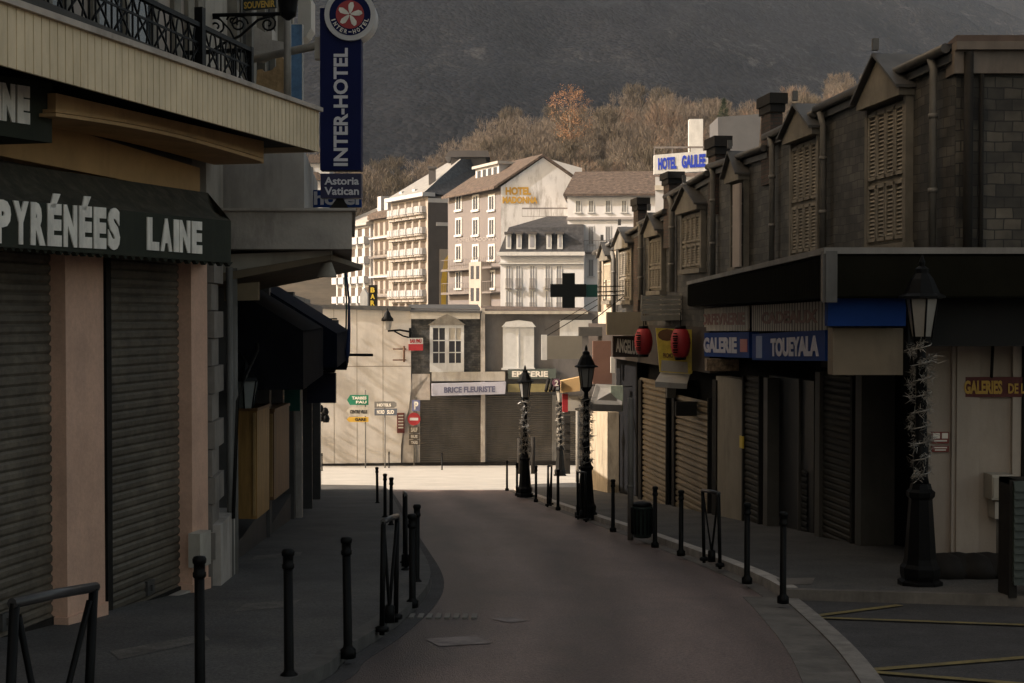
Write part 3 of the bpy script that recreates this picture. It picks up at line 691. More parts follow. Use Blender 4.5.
# canopy slab
xr = at(352, 230, 15.0).x; zc1 = at(290, 211, 15.0).z; zc0 = at(290, 249, 15.0).z
m = MB(); m.hexa([(-3.9, 15.0, zc0), (xr, 15.0, zc0), (xr - 0.62, 20.0, zc0), (-4.6, 20.0, zc0)], [(-3.9, 15.0, zc1), (xr, 15.0, zc1), (xr - 0.62, 20.0, zc1), (-4.6, 20.0, zc1)])
cn = m.build("canopy", conc, b2)
m = MB(); m.hexa([(-3.9, 14.94, zc1), (xr + 0.05, 14.94, zc1), (xr - 0.57, 20.0, zc1), (-4.6, 20.0, zc1)], [(-3.9, 14.94, zc1 + 0.03), (xr + 0.05, 14.94, zc1 + 0.03), (xr - 0.57, 20.0, zc1 + 0.03), (-4.6, 20.0, zc1 + 0.03)])
m.build("coping", conc, cn)
x3 = at(304, 180, 15.4).x; z3 = at(280, 148, 15.4).z
m = MB(); m.hexa([(-3.9, 15.4, zc1 + 0.03), (x3, 15.4, zc1 + 0.03), (x3 - 0.45, 19.5, zc1 + 0.03), (-4.5, 19.5, zc1 + 0.03)], [(-3.9, 15.4, z3), (x3, 15.4, z3), (x3 - 0.45, 19.5, z3), (-4.5, 19.5, z3)])
m.build("parapet", mat("pale_stained_concrete", (0.36, 0.33, 0.30), 0.85, 0.15, 2, dirt=0.6, dscale=0.5, dcol=(0.12, 0.11, 0.10)), b2)
# sloping beige soffit beam under the canopy
y_ = 15.3
def quad_at(pix, ya, yb): return [at(x, y, ya) for x, y in pix], [at(x, y, ya) + Vector((0, yb - ya, 0)) for x, y in pix]
m = MB(); a_, b__ = quad_at([(203, 276), (331, 254.5), (331, 250.4), (203, 255)], y_, y_ + 0.12); m.hexa(a_, b__); m.build("soffit", offwhite, b2)
m = MB(); a_, b__ = quad_at([(203, 285), (331, 260), (331, 254.6), (203, 276.2)], y_ - .05, y_ + 3.2); m.hexa(a_, b__); m.build("soffit_beam", mat("brown_beam", (0.17, 0.13, 0.085), 0.75, 0.2, 2), b2)
m = MB(); a_, b__ = quad_at([(224, 301), (258, 300), (258, 282), (224, 285)], y_ + .1, y_ + 0.2); m.hexa(a_, b__); m.build("lintel_panel", mat("lintel_brown", (0.22, 0.165, 0.10), 0.75, 0.2, 2), b2)
# stone quoin, pipe, low plinth
m = MB(); u0 = L2.uz(207, 400)[0]; u1 = 0.75; z = -3.0; i = 0
while z < 2.55:
    L2.box(m, -0.02, 0.5 + (0.18 if i % 2 else 0.0), z, z + 0.29, -0.4, 0.055 + 0.03 * (i % 2)); z += 0.3; i += 1
m.build("quoin", mat("whitewashed_quoin", (0.24, 0.21, 0.18), 0.8, 0.2, 3, dirt=0.6, dscale=1.2), b2)
m = MB(); L2.box(m, 0.0, 1.3, -3.0, g2(1) + 0.75, -0.4, 0.14); m.build("plinth", conc, b2)
m = MB(); pu = 1.25; m.tube([L2.pt(pu, -2.4, 0.12), L2.pt(pu, 2.3, 0.12)], 0.055, 10); m.tube([L2.pt(pu - .3, -2.4, 0.12), L2.pt(pu - .3, 2.3, 0.12)], 0.04, 10); m.build("downpipe", pipe_m, b2)
m = MB(); m.tube([L2.pt(0.9, -0.6, 0.16), L2.pt(1.0, 0.75, 0.2), L2.pt(1.3, 1.0, 0.25), L2.pt(2.2, 1.3, 0.3), L2.pt(3.2, 1.7, 0.2)], 0.02, 6); m.build("cable", frame_dark, b2)
# upper storey dressing seen past the railing: carved corbel, tan relief, window surrounds
m = MB()
for (u0, u1, z0, z1, d1) in ((2.0, 3.3, 4.9, 7.9, 0.04), (5.2, 6.5, 4.9, 7.9, 0.04), (8.4, 9.6, 4.9, 7.9, 0.04)): L2.box(m, u0, u1, z0, z1, -0.05, d1)
wn = m.build("window", glass, b2)
m = MB()
for (u0, u1) in ((2.0, 3.3), (5.2, 6.5), (8.4, 9.6)):
    L2.box(m, u0 - .22, u0, 4.7, 8.0, -0.02, 0.12); L2.box(m, u1, u1 + .22, 4.7, 8.0, -0.02, 0.12); L2.box(m, u0 - .3, u1 + .3, 8.0, 8.3, -0.02, 0.25); L2.box(m, u0 - .3, u1 + .3, 4.5, 4.7, -0.02, 0.25)
    L2.box(m, (u0 + u1) / 2 - .04, (u0 + u1) / 2 + .04, 4.7, 8.0, 0.0, 0.07)
m.build("surround", ped_m, wn)
m = MB(); L2.box(m, 0.02, L2.len, 3.95, 4.3, -0.02, 0.22); L2.box(m, 0.02, L2.len, 4.3, 4.42, -0.02, 0.32); m.build("string_course", conc, b2)

# black void of awnings under the canopy: real cloth awnings folded out from the shopfront
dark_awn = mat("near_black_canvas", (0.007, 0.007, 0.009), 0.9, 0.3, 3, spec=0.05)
m = MB()
def awning(mb, W, u0, u1, zt, zb, d0, d1, val=0.3):
    P = W.pt
    mb.hexa([P(u0, zt, d0), P(u1, zt, d0), P(u1, zb, d1), P(u0, zb, d1)], [P(u0, zt - .03, d0), P(u1, zt - .03, d0), P(u1, zb - .03, d1), P(u0, zb - .03, d1)])
    W.box(mb, u0, u1, zb - val, zb, d1 - 0.02, d1)
    for u in (u0, u1 - 0.02): mb.prism([P(u, zt - .03, d0), P(u, zb - .03, d1 - .02), P(u, zb - val, d1 - .02), P(u, zb - val, d0)], W.u * 0.02)
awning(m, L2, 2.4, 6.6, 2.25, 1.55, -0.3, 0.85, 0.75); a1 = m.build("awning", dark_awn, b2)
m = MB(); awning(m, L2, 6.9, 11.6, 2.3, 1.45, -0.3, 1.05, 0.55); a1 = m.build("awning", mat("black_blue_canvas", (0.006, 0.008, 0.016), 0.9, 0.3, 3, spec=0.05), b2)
# shop-front cheeks: pilasters and dark glass
for i, (u0, u1) in enumerate(((2.3, 2.6), (6.7, 7.0), (11.2, 11.55))):
    m = MB(); L2.box(m, u0, u1, -3.6, 2.2, -0.42, -0.02 + .01 * i); m.build("pilaster", mat("dark_pilaster", (0.07, 0.065, 0.06), 0.7, 0.2, 3), b2)
m = MB(); L2.box(m, 2.6, 6.7, -3.6, g2(6.7) + 0.55, -0.42, -0.06); L2.box(m, 7.0, 11.2, -3.6, g2(11.2) + 0.5, -0.42, -0.06); m.build("stall_riser", mat("dark_riser", (0.05, 0.045, 0.042), 0.7, 0.2, 3), b2)

# ---- far left building ending at the sunlit corner
g3 = lambda u: gz(L3.pt(u, 0).y) + 0.11
b3 = thing("corner_building", "dark shaded building with shop signs ending at the sunlit plaza corner", "building", L3.pt(L3.len, g3(L3.len)))
m = MB(); L3.box(m, 0.0, L3.len, -4.6, 2.2, -4.0, -0.2); L3.box(m, 0.0, L3.len - 7.4, -4.6, 12.5, -9, -4.0); m.build("wall", mat("shaded_render", (0.20, 0.185, 0.165), 0.85, 0.15, 1.5, dirt=0.5), b3)  # tall rear block is unseen; its end is cut to shape the sun
m = MB(); L3.box(m, 0.1, L3.len - 0.6, -4.6, 1.3, -0.2, -0.12); m.build("shopfront", void_m, b3)
cols_ = [(0.0, .5, 0.12), (3.2, 3.5, 0.2), (4.6, 5.2, 0.05), (7.4, 7.7, 0.25), (9.2, 10.0, 0.08), (L3.len - .55, L3.len - .02, 0.1)]
for i, (u0, u1, d) in enumerate(cols_):
    m = MB(); L3.box(m, u0, u1, -4.6, 1.5, -0.2, d); m.build("pilaster", MATS["dark_pilaster"] if i % 2 else conc, b3)
m = MB(); L3.box(m, 0.1, L3.len, 1.3, 2.0, -0.2, 0.16); m.build("fascia_board", mat("dark_fascia", (0.05, 0.05, 0.055), 0.6, 0.2, 2), b3)
m = MB(); awning(m, L3, 0.3, 4.8, 1.6, 1.0, -0.1, 1.0, 0.35); m.build("awning", dark_awn, b3)
# ---- things hung on the left fronts
def board(name, label, cat, y, pix, th, m, letters=None, lm=None, parts=None, bold=0.03, frame=None, back=0.5):
    """a signboard facing down the street: pixel corners (x0,y0,x1,y1) at distance y"""
    x0, y0, x1, y1 = pix; c = at((x0 + x1) / 2, y1, y); t = thing(name, label, cat, c)
    a = [at(x0, y1, y), at(x1, y1, y), at(x1, y0, y), at(x0, y0, y)]
    mb = MB(); mb.prism(a, (0, th, 0)); p = mb.build("panel", m, t)
    if letters:
        mb = MB()
        for (s, q) in letters:
            cc = [at(px, py, y) for px, py in q]
            fn = lambda aa, bb, hh: (cc[0].lerp(cc[1], aa)).lerp(cc[3].lerp(cc[2], aa), bb) + Vector((0, -0.002 - hh, 0))
            text(mb, s, fn, bold, 0.006)
        mb.build("lettering", lm, p)
    if frame:
        mb = MB(); fw = (a[1] - a[0]).length * 0.03
        for (p0, p1) in ((a[0], a[1]), (a[1], a[2]), (a[2], a[3]), (a[3], a[0])):
            d = (p1 - p0).normalized(); mb.prism([p0 - Vector((0, .008, 0)), p1 - Vector((0, .008, 0)), p1 + Vector((0, th + .008, 0)), p0 + Vector((0, th + .008, 0))], Vector((0, 0, 1)).cross(Vector((0, 1, 0))) * 0 + Vector((-d.z, 0, d.x)) * fw)
        mb.build("frame", frame, p)
    return t, p
# tall blue hotel sign
YS = 17.0
hs, hp = board("vertical_sign", "tall navy vertical hotel sign with round flower emblem over the canopy", "hotel sign", YS, (320, 8, 361, 170), 0.22, navy,
               [("INTER-HOTEL", [(348, 166), (348, 48), (333.5, 48), (333.5, 166)])], mat("sign_white_letters", (0.60, 0.58, 0.60), 0.5, 0.05, 3), bold=0.03)
cc = at(350.5, 15.5, YS); sc_ = YS / F
def disc(mb, c, rr, y0, y1, n=40):
    mb.prism([c + Vector((rr * math.cos(2 * math.pi * i / n), y0, rr * math.sin(2 * math.pi * i / n))) for i in range(n)], (0, y1 - y0, 0))
m = MB(); disc(m, cc, 25.5 * sc_, -0.05, 0.27); dk = m.build("emblem_disc", mat("emblem_silver", (0.50, 0.48, 0.47), 0.4, 0.05, 3), hs)
m = MB(); disc(m, cc, 20.5 * sc_, -0.056, -0.051); m.build("navy_ring", navy, dk)
m = MB(); disc(m, cc, 14.0 * sc_, -0.062, -0.057); m.build("red_field", red_p, dk)
m = MB()
for i in range(5):
    a0 = math.pi / 2 + 2 * math.pi * i / 5 - 0.15; pts = []
    for (rr, da) in ((1.0, -0.5), (5, -0.42), (9.5, -0.30), (12.5, -0.12), (12.0, 0.1), (9.5, 0.30), (5, 0.42), (1.0, 0.5)):
        pts.append(cc + Vector((rr * sc_ * math.cos(a0 + da), -0.066 - 0.0015 * (i + 1), rr * sc_ * math.sin(a0 + da))))
    m.prism(pts, (0, 0.003, 0))
m.build("flower", letter_w, dk)
m = MB()
ws = "INTER-HOTEL"
for i, ch in enumerate(ws):
    th = math.pi * (1.10 + 0.80 * i / (len(ws) - 1)); rr = 17.2 * sc_; o_ = cc + Vector((rr * math.cos(th), -0.058, rr * math.sin(th))); tv = Vector((-math.sin(th), 0, math.cos(th))); rv = Vector((-math.cos(th), 0, -math.sin(th)))
    hgt = 4.2 * sc_; wd_ = (1.2 if ch in "I" else 3.0) * sc_
    text(m, ch, lambda aa, bb, hh: o_ + tv * (aa - .5) * wd_ + rv * (bb - .5) * (hgt if ch != '-' else 1.0 * sc_) + Vector((0, -hh, 0)), 0.03, 0.004)
m.build("ring_lettering", letter_w, dk)
m = MB(); a_ = [at(320.5, 198, YS), at(361, 198, YS), at(361, 173.5, YS), at(320.5, 173.5, YS)]; m.prism(a_, (0, 0.2, 0)); lp = m.build("lower_plate", mat("navy_plate", (0.02, 0.02, 0.06), 0.45, 0.1, 2), hs)
m = MB()
for (s, q) in (("Astoria", (324.5, 184.8, 359, 177)), ("Vatican", (324.5, 195, 359, 187))):
    fn = lambda aa, bb, hh: at(q[0] + (q[2] - q[0]) * aa, q[1] + (q[3] - q[1]) * bb, YS) + Vector((0, -0.003 - hh, 0)); text(m, s, fn, 0.025, 0.004)
m.build("lettering", MATS["sign_white_letters"], lp)
m = MB(); pa = at(287, 46, YS); m.tube([at(318, 45.5, YS + .1), at(252, 48, YS + .1) + Vector((-1.0, 1.5, 0))], 0.055, 8)
m.tube([at(287.5, 8, YS + .2), at(287.5, 118, YS + .2)], 0.05, 8); m.box(*[v for v in (at(314, 30, YS).x, at(321, 30, YS).x, YS + .04, YS + .18, at(0, 58, YS).z, at(0, 36, YS).z)])
m.build("bracket", mat("pale_bracket", (0.30, 0.27, 0.23), 0.6, 0.2, 3, metal=0.2), hs)
m = MB(); m.hexa([at(326, 213, YS + .06), at(351, 213, YS + .06), at(351, 213, YS + .16), at(326, 213, YS + .16)], [at(337, 198, YS + .06), at(343, 198, YS + .06), at(343, 198, YS + .16), at(337, 198, YS + .16)]); m.build("foot", frame_dark, hs)
board("hotel_sign", "small blue lit-style hotel sign half hidden behind the tall navy sign", "hotel sign", 17.9, (311.5, 190, 361, 207), 0.1, navy2,
      [("hotel", [(314, 205), (359, 205), (359, 191.5), (314, 191.5)])], MATS["sign_white_letters"], frame=None)
# narrow blue upright sign further off
board("narrow_sign", "narrow pale blue upright sign behind the ironwork bracket", "sign", 20.0, (291, 24, 302.5, 104), 0.1, mat("sky_blue_panel", (0.10, 0.20, 0.34), 0.5, 0.35, 6), None, None, frame=letter_w)
# iron scroll bracket
t = thing("iron_bracket", "black wrought iron scroll bracket hanging above the balcony corner", "bracket", L1.pt(UE, 4.6, 0.1))
YB = 14.6; m = MB(); m.tube([at(200, 15.5, YB), at(292, 13.5, YB)], 0.022, 8)
def scroll(mb, cx, cy, r0, turns, a0, sgn, y, rad=0.012):
    pts = []
    for i in range(22):
        t_ = i / 21; rr = r0 * (1 - 0.82 * t_); an = a0 + sgn * turns * 2 * math.pi * t_; pts.append(at(cx + rr * math.cos(an), cy - rr * math.sin(an), y))
    mb.tube(pts, rad, 6)
scroll(m, 216, 27, 10, 1.6, math.pi * .9, -1, YB); scroll(m, 239, 24, 9, 1.6, 0, 1, YB); scroll(m, 268, 24, 9, 1.6, math.pi * .7, -1, YB); scroll(m, 233, 20, 6, 1.4, math.pi, -1, YB)
m.tube([at(203, 58, YB), at(222, 44, YB), at(240, 36, YB), at(258, 20, YB), at(275, 15, YB)], 0.016, 6); m.tube([at(206, 20, YB), at(218, 17, YB), at(230, 30, YB), at(235, 40, YB)], 0.012, 6)
m.build("scrollwork", black_iron, t)
m = MB(); cL = at(288, 14, YB); m.lathe([(0.02, -0.05), (0.09, 0.0), (0.1, 0.05), (0.13, 0.3), (0.16, 0.34), (0.05, 0.45)], cL + Vector((0, 0, -0.02)), 8); m.build("lantern_stub", black_iron, t)
m = MB(); x = 0
a_ = [at(243, 10, 16.4), at(276, 7, 16.4), at(276, -14, 16.4), at(243, -14, 16.4)]; m.prism(a_, (0, 0.06, 0)); o = m.build("hanging_sign", green_iron, None, loc=a_[0]); tag(o, "dark green hanging sign with gold letters at the top edge", "sign")
m = MB(); fn = lambda aa, bb, hh: at(244 + 31 * aa, 9 - 2 * aa - 7 * bb, 16.4) + Vector((0, -.002 - hh, 0)); text(m, "SOUVENIR", fn, .03, .004); m.build("lettering", gold_l, o)
# carved tan ornament (weathered consoles) on the upper front
t = thing("carved_console", "tan carved stone console on upper front beside the railing end", "ornament", at(270, 95, 18.3))
m = MB()
pts = [(256, 86), (257, 70), (262, 69), (264, 72), (272, 70), (276, 66), (276, 58), (281, 55), (284, 60), (284, 88), (275, 93), (262, 90)]
m.prism([at(x, y, 18.2) for x, y in pts], (0, 0.5, 0)); m.build("lower_block", mat("tan_stone", (0.46, 0.30, 0.15), 0.85, 0.25, 6, bump=0.6, bscale=14, dirt=0.4, dscale=2), t)
m = MB(); pts = [(240, 42), (246, 30), (255, 26), (266, 33), (272, 28), (272, 40), (284, 42), (284, 58), (270, 52), (258, 58), (250, 56)]; m.prism([at(x, y, 18.3) for x, y in pts], (0, 0.4, 0)); m.build("upper_scroll", conc, t)
m = MB(); pts = [(298, 0), (311, -2), (311, 28), (306, 36), (298, 42)]; m.prism([at(x, y, 24) for x, y in pts], (0, 0.5, 0)); o = m.build("pale_console", cream, None, loc=at(304, 40, 24)); tag(o, "pale cream stone console high beside the tall navy sign", "ornament")
# display cabinets of orange wood hanging on the front
for i, (pix, lab, mm, yy) in enumerate((((232, 411, 257, 519), "tall light ochre wooden display cabinet hung on the shaded shopfront", ochre_wood, 17.6), ((260, 412, 274, 500), "darker brown wooden display cabinet just beyond the ochre one", brown_wood, 20.6))):
    x0, y0, x1, y1 = pix; t = thing("display_cabinet", lab, "cabinet", at((x0 + x1) / 2, y1, yy)); m = MB(); a_ = [at(x0, y1, yy), at(x1, y1, yy), at(x1, y0, yy), at(x0, y0, yy)]; m.prism(a_, (0, 0.9 if i == 0 else 1.4, 0)); bx = m.build("case", mm, t)
    m = MB(); a_ = [at(x1 - 4, y1 - 3, yy - .03), at(x1 - 1.5, y1 - 3, yy - .03), at(x1 - 1.5, y0 + 2, yy - .03), at(x1 - 4, y0 + 2, yy - .03)]; m.prism(a_, (0, 0.03, 0)); m.build("door_stile", mat("cabinet_edge", (0.36, 0.22, 0.09), 0.5, 0.2, 3), bx)
    m = MB(); a_ = [at(x0 - .6, y0, yy - .04), at(x1 + .6, y0, yy - .04), at(x1 + .6, y0 - 3, yy - .04), at(x0 - .6, y0 - 3, yy - .04)]; m.prism(a_, (0, 0.94 if i == 0 else 1.44, 0)); m.build("cornice", brown_wood, bx)
# wall lantern
t = thing("wall_lantern", "old black wall lantern on curved bracket above the ochre cabinet", "lantern", at(246, 411, 16.2))
m = MB(); c = at(246, 408, 16.2); m.lathe([(0.09, 0), (0.10, 0.02), (0.155, 0.33), (0.16, 0.34)], c, 6, False); m.build("glass_body", mat("dim_lantern_glass", (0.16, 0.17, 0.16), 0.2, 0.1, 3), t)
m = MB(); m.lathe([(0.19, 0.34), (0.18, 0.38), (0.06, 0.48), (0.04, 0.52), (0.02, 0.58)], c, 6, False)
for i in range(6): a0 = 2 * math.pi * i / 6 + math.pi / 6; m.tube([c + Vector((.10 * math.cos(a0), .10 * math.sin(a0), 0)), c + Vector((.165 * math.cos(a0), .165 * math.sin(a0), .35))], 0.01, 4)
m.tube([c + Vector((0, 0, .58)), c + Vector((-.12, .1, .72)), c + Vector((-.45, .25, .6))], 0.018, 6); m.build("iron_frame", black_iron, t)
for (nm, lab, cat, yy, pix, mm) in (
    ("shop_sign", "grey slatted signboard jutting out beneath the dark awnings", "sign", 27.5, (311, 339, 344, 352), pipe_m),
    ("shop_sign", "faded pale signboard with dark stripes under the grey one", "sign", 29.0, (310, 357, 335, 372), mat("striped_grey", (0.16, 0.16, 0.16), 0.6, 0.3, 8, stretch=(1, 1, 8))),
    ("shop_sign", "square dark navy hanging signboard by the bright plaza wall", "sign", 27.0, (307, 373, 335.5, 403), mat("dark_navy_board", (0.008, 0.010, 0.03), 0.5, 0.2, 2)),
    ("shop_sign", "olive grey box sign under the canopy's dark awning", "sign", 30.0, (322, 320, 338, 335), mat("olive_grey", (0.08, 0.075, 0.065), 0.6, 0.2, 3)),
    ("shop_sign", "small teal green box sign under the black awnings", "sign", 23.0, (283, 385, 300, 411), mat("teal_board", (0.01, 0.085, 0.065), 0.5, 0.2, 2)),
    ("shop_sign", "plain dull grey board between the lantern and the teal sign", "sign", 22.0, (262, 385, 283, 411), mat("dull_grey_board", (0.09, 0.08, 0.078), 0.6, 0.2, 2)),
    ("advert_panel", "bright yellow advertising panel at the end of the shaded left fronts", "sign", 38.8, (310.5, 430, 317, 456), yellow_p)):
    x0, y0, x1, y1 = pix; t = thing(nm, lab, cat, at((x0 + x1) / 2, y1, yy)); m = MB(); m.prism([at(x0, y1, yy), at(x1, y1, yy), at(x1, y0, yy), at(x0, y0, yy)], (0, 0.14, 0)); p_ = m.build("panel", mm, t)
    m = MB(); ym = (y0 + y1) / 2; e_ = at(x0, y0 + 2, yy + .06); m.tube([at(x1 - 1, y0 - 1.2, yy + .06), Vector((e_.x - 1.2, e_.y, e_.z + .05))], 0.02, 6); m.build("mounting_bar", frame_dark, t)
    if nm == "advert_panel":
        m = MB(); fn = lambda aa, bb, hh: at(311.3 + 5 * aa, 450 - 5 * bb, yy) + Vector((0, -.002 - hh, 0)); text(m, "bar", fn, .03, .003); m.build("lettering", frame_dark, p_)
# horizontal rod and furled blue flags
t = thing("banner_pole", "thin dark horizontal banner rod reaching towards the plaza wall", "pole", at(300, 355, 28.5)); m = MB(); m.tube([at(296, 354.5, 28.5), at(373, 355, 28.5)], 0.035, 6); m.tube([at(331, 352, 28.5), at(331, 364, 28.5)], 0.03, 6); m.build("rod", frame_dark, t)
t = thing("furled_flag", "furled blue and teal flag hanging at canopy edge", "flag", at(347, 362, 24.0)); m = MB()
m.tube([at(344.5, 258, 24), at(349, 300, 24), at(349, 330, 24), at(347.5, 352, 24), at(346.5, 362, 24)], [0.02, 0.02, 0.03, 0.05, 0.01], 7); m.build("cloth", mat("flag_blue", (0.015, 0.03, 0.09), 0.8, 0.3, 4), t); m = MB(); m.tube([at(343, 250, 24), at(346.5, 300, 24), at(346, 330, 24)], 0.015, 6); m.build("teal_tape", MATS["teal_board"], t)
# spot lamp under the canopy edge
t = thing("spot_lamp", "small pale cone lamp hanging under the concrete canopy edge", "lamp", at(327, 262, 15.6)); m = MB(); m.lathe([(0.03, 0.16), (0.05, 0.12), (0.12, -0.08), (0.115, -0.085)], at(327, 270, 15.6), 10); m.build("shade", offwhite, t); m = MB(); m.tube([at(329, 262, 15.6), at(332, 250, 15.6)], 0.02, 6); m.build("stem", frame_dark, t)
# ================================================================ RIGHT SIDE: the slate-hung row
RW = Wall((5.55, 16.3), (2.45, 39.0))
gr = lambda u: gz(RW.pt(u, 0).y) + 0.11
def ur(px, d=0.0): return RW.uz(px, 400, d)[0]
FW = Wall((5.55, 16.3), (20.0, 16.3))                      # front of the row that looks up the street
def rtop(px, py): return RW.uz(px, py)[1]
trim_m = ped_m
def house(name, label, px0, px1, ytl, ytr, mw=None, zlow=None):
    """a slate-hung upper storey between two pixel columns; ytl/ytr = its eaves at px0 / px1 (px0 is the nearer)"""
    u0, u1 = ur(px0), ur(px1); t = thing(name, label, "house", RW.pt((u0 + u1) / 2, gr(u0)))
    z0, z1 = rtop(px0, ytl), rtop(px1, ytr); zf = rtop((px0 + px1) / 2, 300) if zlow is None else zlow
    z = min(z0, z1); zz = (z0 + z1) / 2
    m = MB(); RW.polym(m, [(u0, 1.5), (u1, 1.5), (u1, z1), (u0, z0)], -0.25, 0.0); w = m.build("slate_wall", mw or slate, t)
    m = MB(); m.prism([RW.pt(u0, z0 + .02, 0.12), RW.pt(u0, z0 + .35, -2.6), RW.pt(u0, z0 + .25, -2.7), RW.pt(u0, z0 - .1, 0.0)], RW.pt(u1, 0) - RW.pt(u0, 0) + Vector((0, 0, z1 - z0))); m.build("roof", slate_roof, t)
    m = MB(); m.tube([RW.pt(u0, z0 - .03, .13), RW.pt(u1, z1 - .03, .13)], 0.065, 8); RW.polym(m, [(u0, z0 - .2), (u1, z1 - .2), (u1, z1 - .1), (u0, z0 - .1)], -.02, .07); m.build("gutter", zinc, t)
    m = MB(); RW.polym(m, [(u0, -5.5), (u1, -5.5), (u1, 1.5), (u0, 1.5)], -0.9, -0.55); m.build("inner_wall", void_m, t)
    return t, u0, u1, z0, z1
def dormer(t, px0, py0, px1, py1, apex, label=None, shut=wood_shut, closed=True):
    u0, u1, z0, z1 = RW.rect(px0, py0, px1, py1, 0.12)
    m = MB(); RW.box(m, u0, u1, z0, z1, 0.02, 0.06); w = m.build("window", frame_dark if not closed else shut, t, label)
    um = (u0 + u1) / 2; wd = (u1 - u0)
    m = MB()
    for (a, b) in ((u0 - wd * .07, u0), (u1, u1 + wd * .07)): RW.box(m, a, b, z0 - .05, z1 + .04, 0.0, 0.11)
    RW.box(m, u0 - wd * .1, u1 + wd * .1, z0 - .12, z0 - .02, 0.0, 0.16); RW.box(m, u0 - wd * .1, u1 + wd * .1, z1 + .04, z1 + .13, 0.0, 0.22); m.build("surround", trim_m, w)
    m = MB(); h = apex
    RW.polym(m, [(u0 - wd * .1, z1 + .13), (u1 + wd * .1, z1 + .13), (um, z1 + .13 + h)], 0.0, 0.22)
    m.cur = 1
    P = RW.pt; e = wd * .15
    for sg, uu in ((-1, u0 - e), (1, u1 + e)):
        m.hexa([P(uu, z1 + .13, .30), P(um, z1 + .17 + h, .30), P(um, z1 + .17 + h, -.45), P(uu, z1 + .13, -.45)], [P(uu, z1 + .17, .30), P(um, z1 + .21 + h, .30), P(um, z1 + .21 + h, -.45), P(uu, z1 + .17, -.45)])
    m.box(*(lambda c: (c.x - .04, c.x + .04, c.y - .04, c.y + .04, c.z, c.z + .16))(P(um, z1 + .25 + h, .25)))
    m.build("pediment", [trim_m, zinc], w)
    if closed:
        m = MB(); n = 2
        for k in range(4):
            a = u0 + wd * k / 4 + .015; b = u0 + wd * (k + 1) / 4 - .015
            for (p, q) in ((z0 + .04, z0 + (z1 - z0) * .44), (z0 + (z1 - z0) * .48, z1 - .04)):
                RW.box(m, a, a + .03, p, q, .05, .10); RW.box(m, b - .03, b, p, q, .05, .10); RW.box(m, a, b, p, p + .05, .05, .10); RW.box(m, a, b, q - .05, q, .05, .10)
                z = p + .07
                while z < q - .07:
                    m.hexa([P(a + .03, z, .062), P(b - .03, z, .062), P(b - .03, z, .088), P(a + .03, z, .088)], [P(a + .03, z + .03, .058), P(b - .03, z + .03, .058), P(b - .03, z + .034, .066), P(a + .03, z + .034, .066)]); z += .055
        m.build("louvred_shutter", shut, w)
    else:
        m = MB(); RW.box(m, um - .02, um + .02, z0, z1, .05, .1)
        for k in (1, 2, 3): RW.box(m, u0, u1, z0 + (z1 - z0) * k / 4 - .015, z0 + (z1 - z0) * k / 4 + .015, .05, .095)
        m.build("glazing_bars", trim_m, w)
def downpipe(t, px, ytop, ybot, r=0.05):
    u, z1 = RW.uz(px, ytop, .12); z0 = RW.uz(px, ybot, .12)[1]; m = MB(); m.tube([RW.pt(u + .05, z1 + .1, .14), RW.pt(u, z1 - .12, .10), RW.pt(u, z0, .10)], r, 8)
    for k in (.3, .7): m.lathe([(r + .012, -.03), (r + .012, .03)], RW.pt(u, z0 + (z1 - z0) * k, .10), 8)
    m.build("downpipe", pipe_m, t)
def chimney(t, px0, py0, px1, py1, ybody, cap=0.35, pots=2):
    """px0..px1 is the width of the cap as it shows, which is mostly its depth into the row"""
    uc = RW.uz((px0 + px1) / 2, 400, 0.0)[0]; y = RW.pt(uc, 0).y; wd = (px1 - px0) / F * y
    z1 = at((px0 + px1) / 2, py0, y).z; z0 = at((px0 + px1) / 2, py1, y).z; zb = at((px0 + px1) / 2, ybody, y).z - .3
    h = .25; c = -0.06; wd *= .8; d0, d1 = c - wd * .5, c + wd * .5
    m = MB(); RW.box(m, uc - h, uc + h, zb, z0, d0 + wd * .16, d1 - wd * .16); ch = m.build("chimney", brick_ch, t)
    m = MB(); RW.box(m, uc - h - .06, uc + h + .06, z0 - .02, z0 + (z1 - z0) * .4, d0 + wd * .08, d1 - wd * .08); RW.box(m, uc - h - .12, uc + h + .12, z0 + (z1 - z0) * .4, z1, d0, d1); m.build("cap", mat("sooty_cap", (0.016, 0.014, 0.013), 0.9, 0.3, 3), ch)
    return ch

# house A, at the corner
hA, u0, u1, z0, z1 = house("corner_house", "big corner house with slate walls over a long dark canopy, nearest on the right", 953, 822, 47, 108)
UA0, UA1 = u0, u1
dormer(hA, 866, 106, 902, 243, 0.52)
downpipe(hA, 932, 60, 246); downpipe(hA, 822, 118, 252)
m = MB(); zc = rtop(953, 47); FW.box(m, 0.0, 14, 1.6, zc - .35, -0.25, -0.005); m.build("front_slate_wall", stone_slate, hA)
m = MB(); FW.box(m, -.05, 14, zc - .36, zc - .08, -.25, .08); FW.box(m, -.05, 14, zc - .08, zc + .02, -.25, .16); m.build("cornice", mat("grey_brown_cornice", (0.15, 0.125, 0.105), 0.75, 0.2, 2, dirt=0.4), hA)
m = MB(); P = FW.pt; m.hexa([P(-.05, zc + .02, .14), P(14, zc + .02, .14), P(14, zc + .2, -2.2), P(.4, zc + .2, -2.2)], [P(-.05, zc + .1, .14), P(14, zc + .1, .14), P(14, zc + .28, -2.2), P(.4, zc + .28, -2.2)]); m.build("front_roof", mat("brown_roof_sheet", (0.105, 0.075, 0.062), 0.8, 0.2, 2, dirt=0.4), hA)
m = MB(); m.tube([P(0.12, zc - .1, .1), P(0.12, 1.7, .1)], 0.06, 8); m.tube([P(0.3, zc - .3, .05), P(0.3, 1.7, .05)], 0.03, 8); m.build("downpipe", frame_dark, hA)
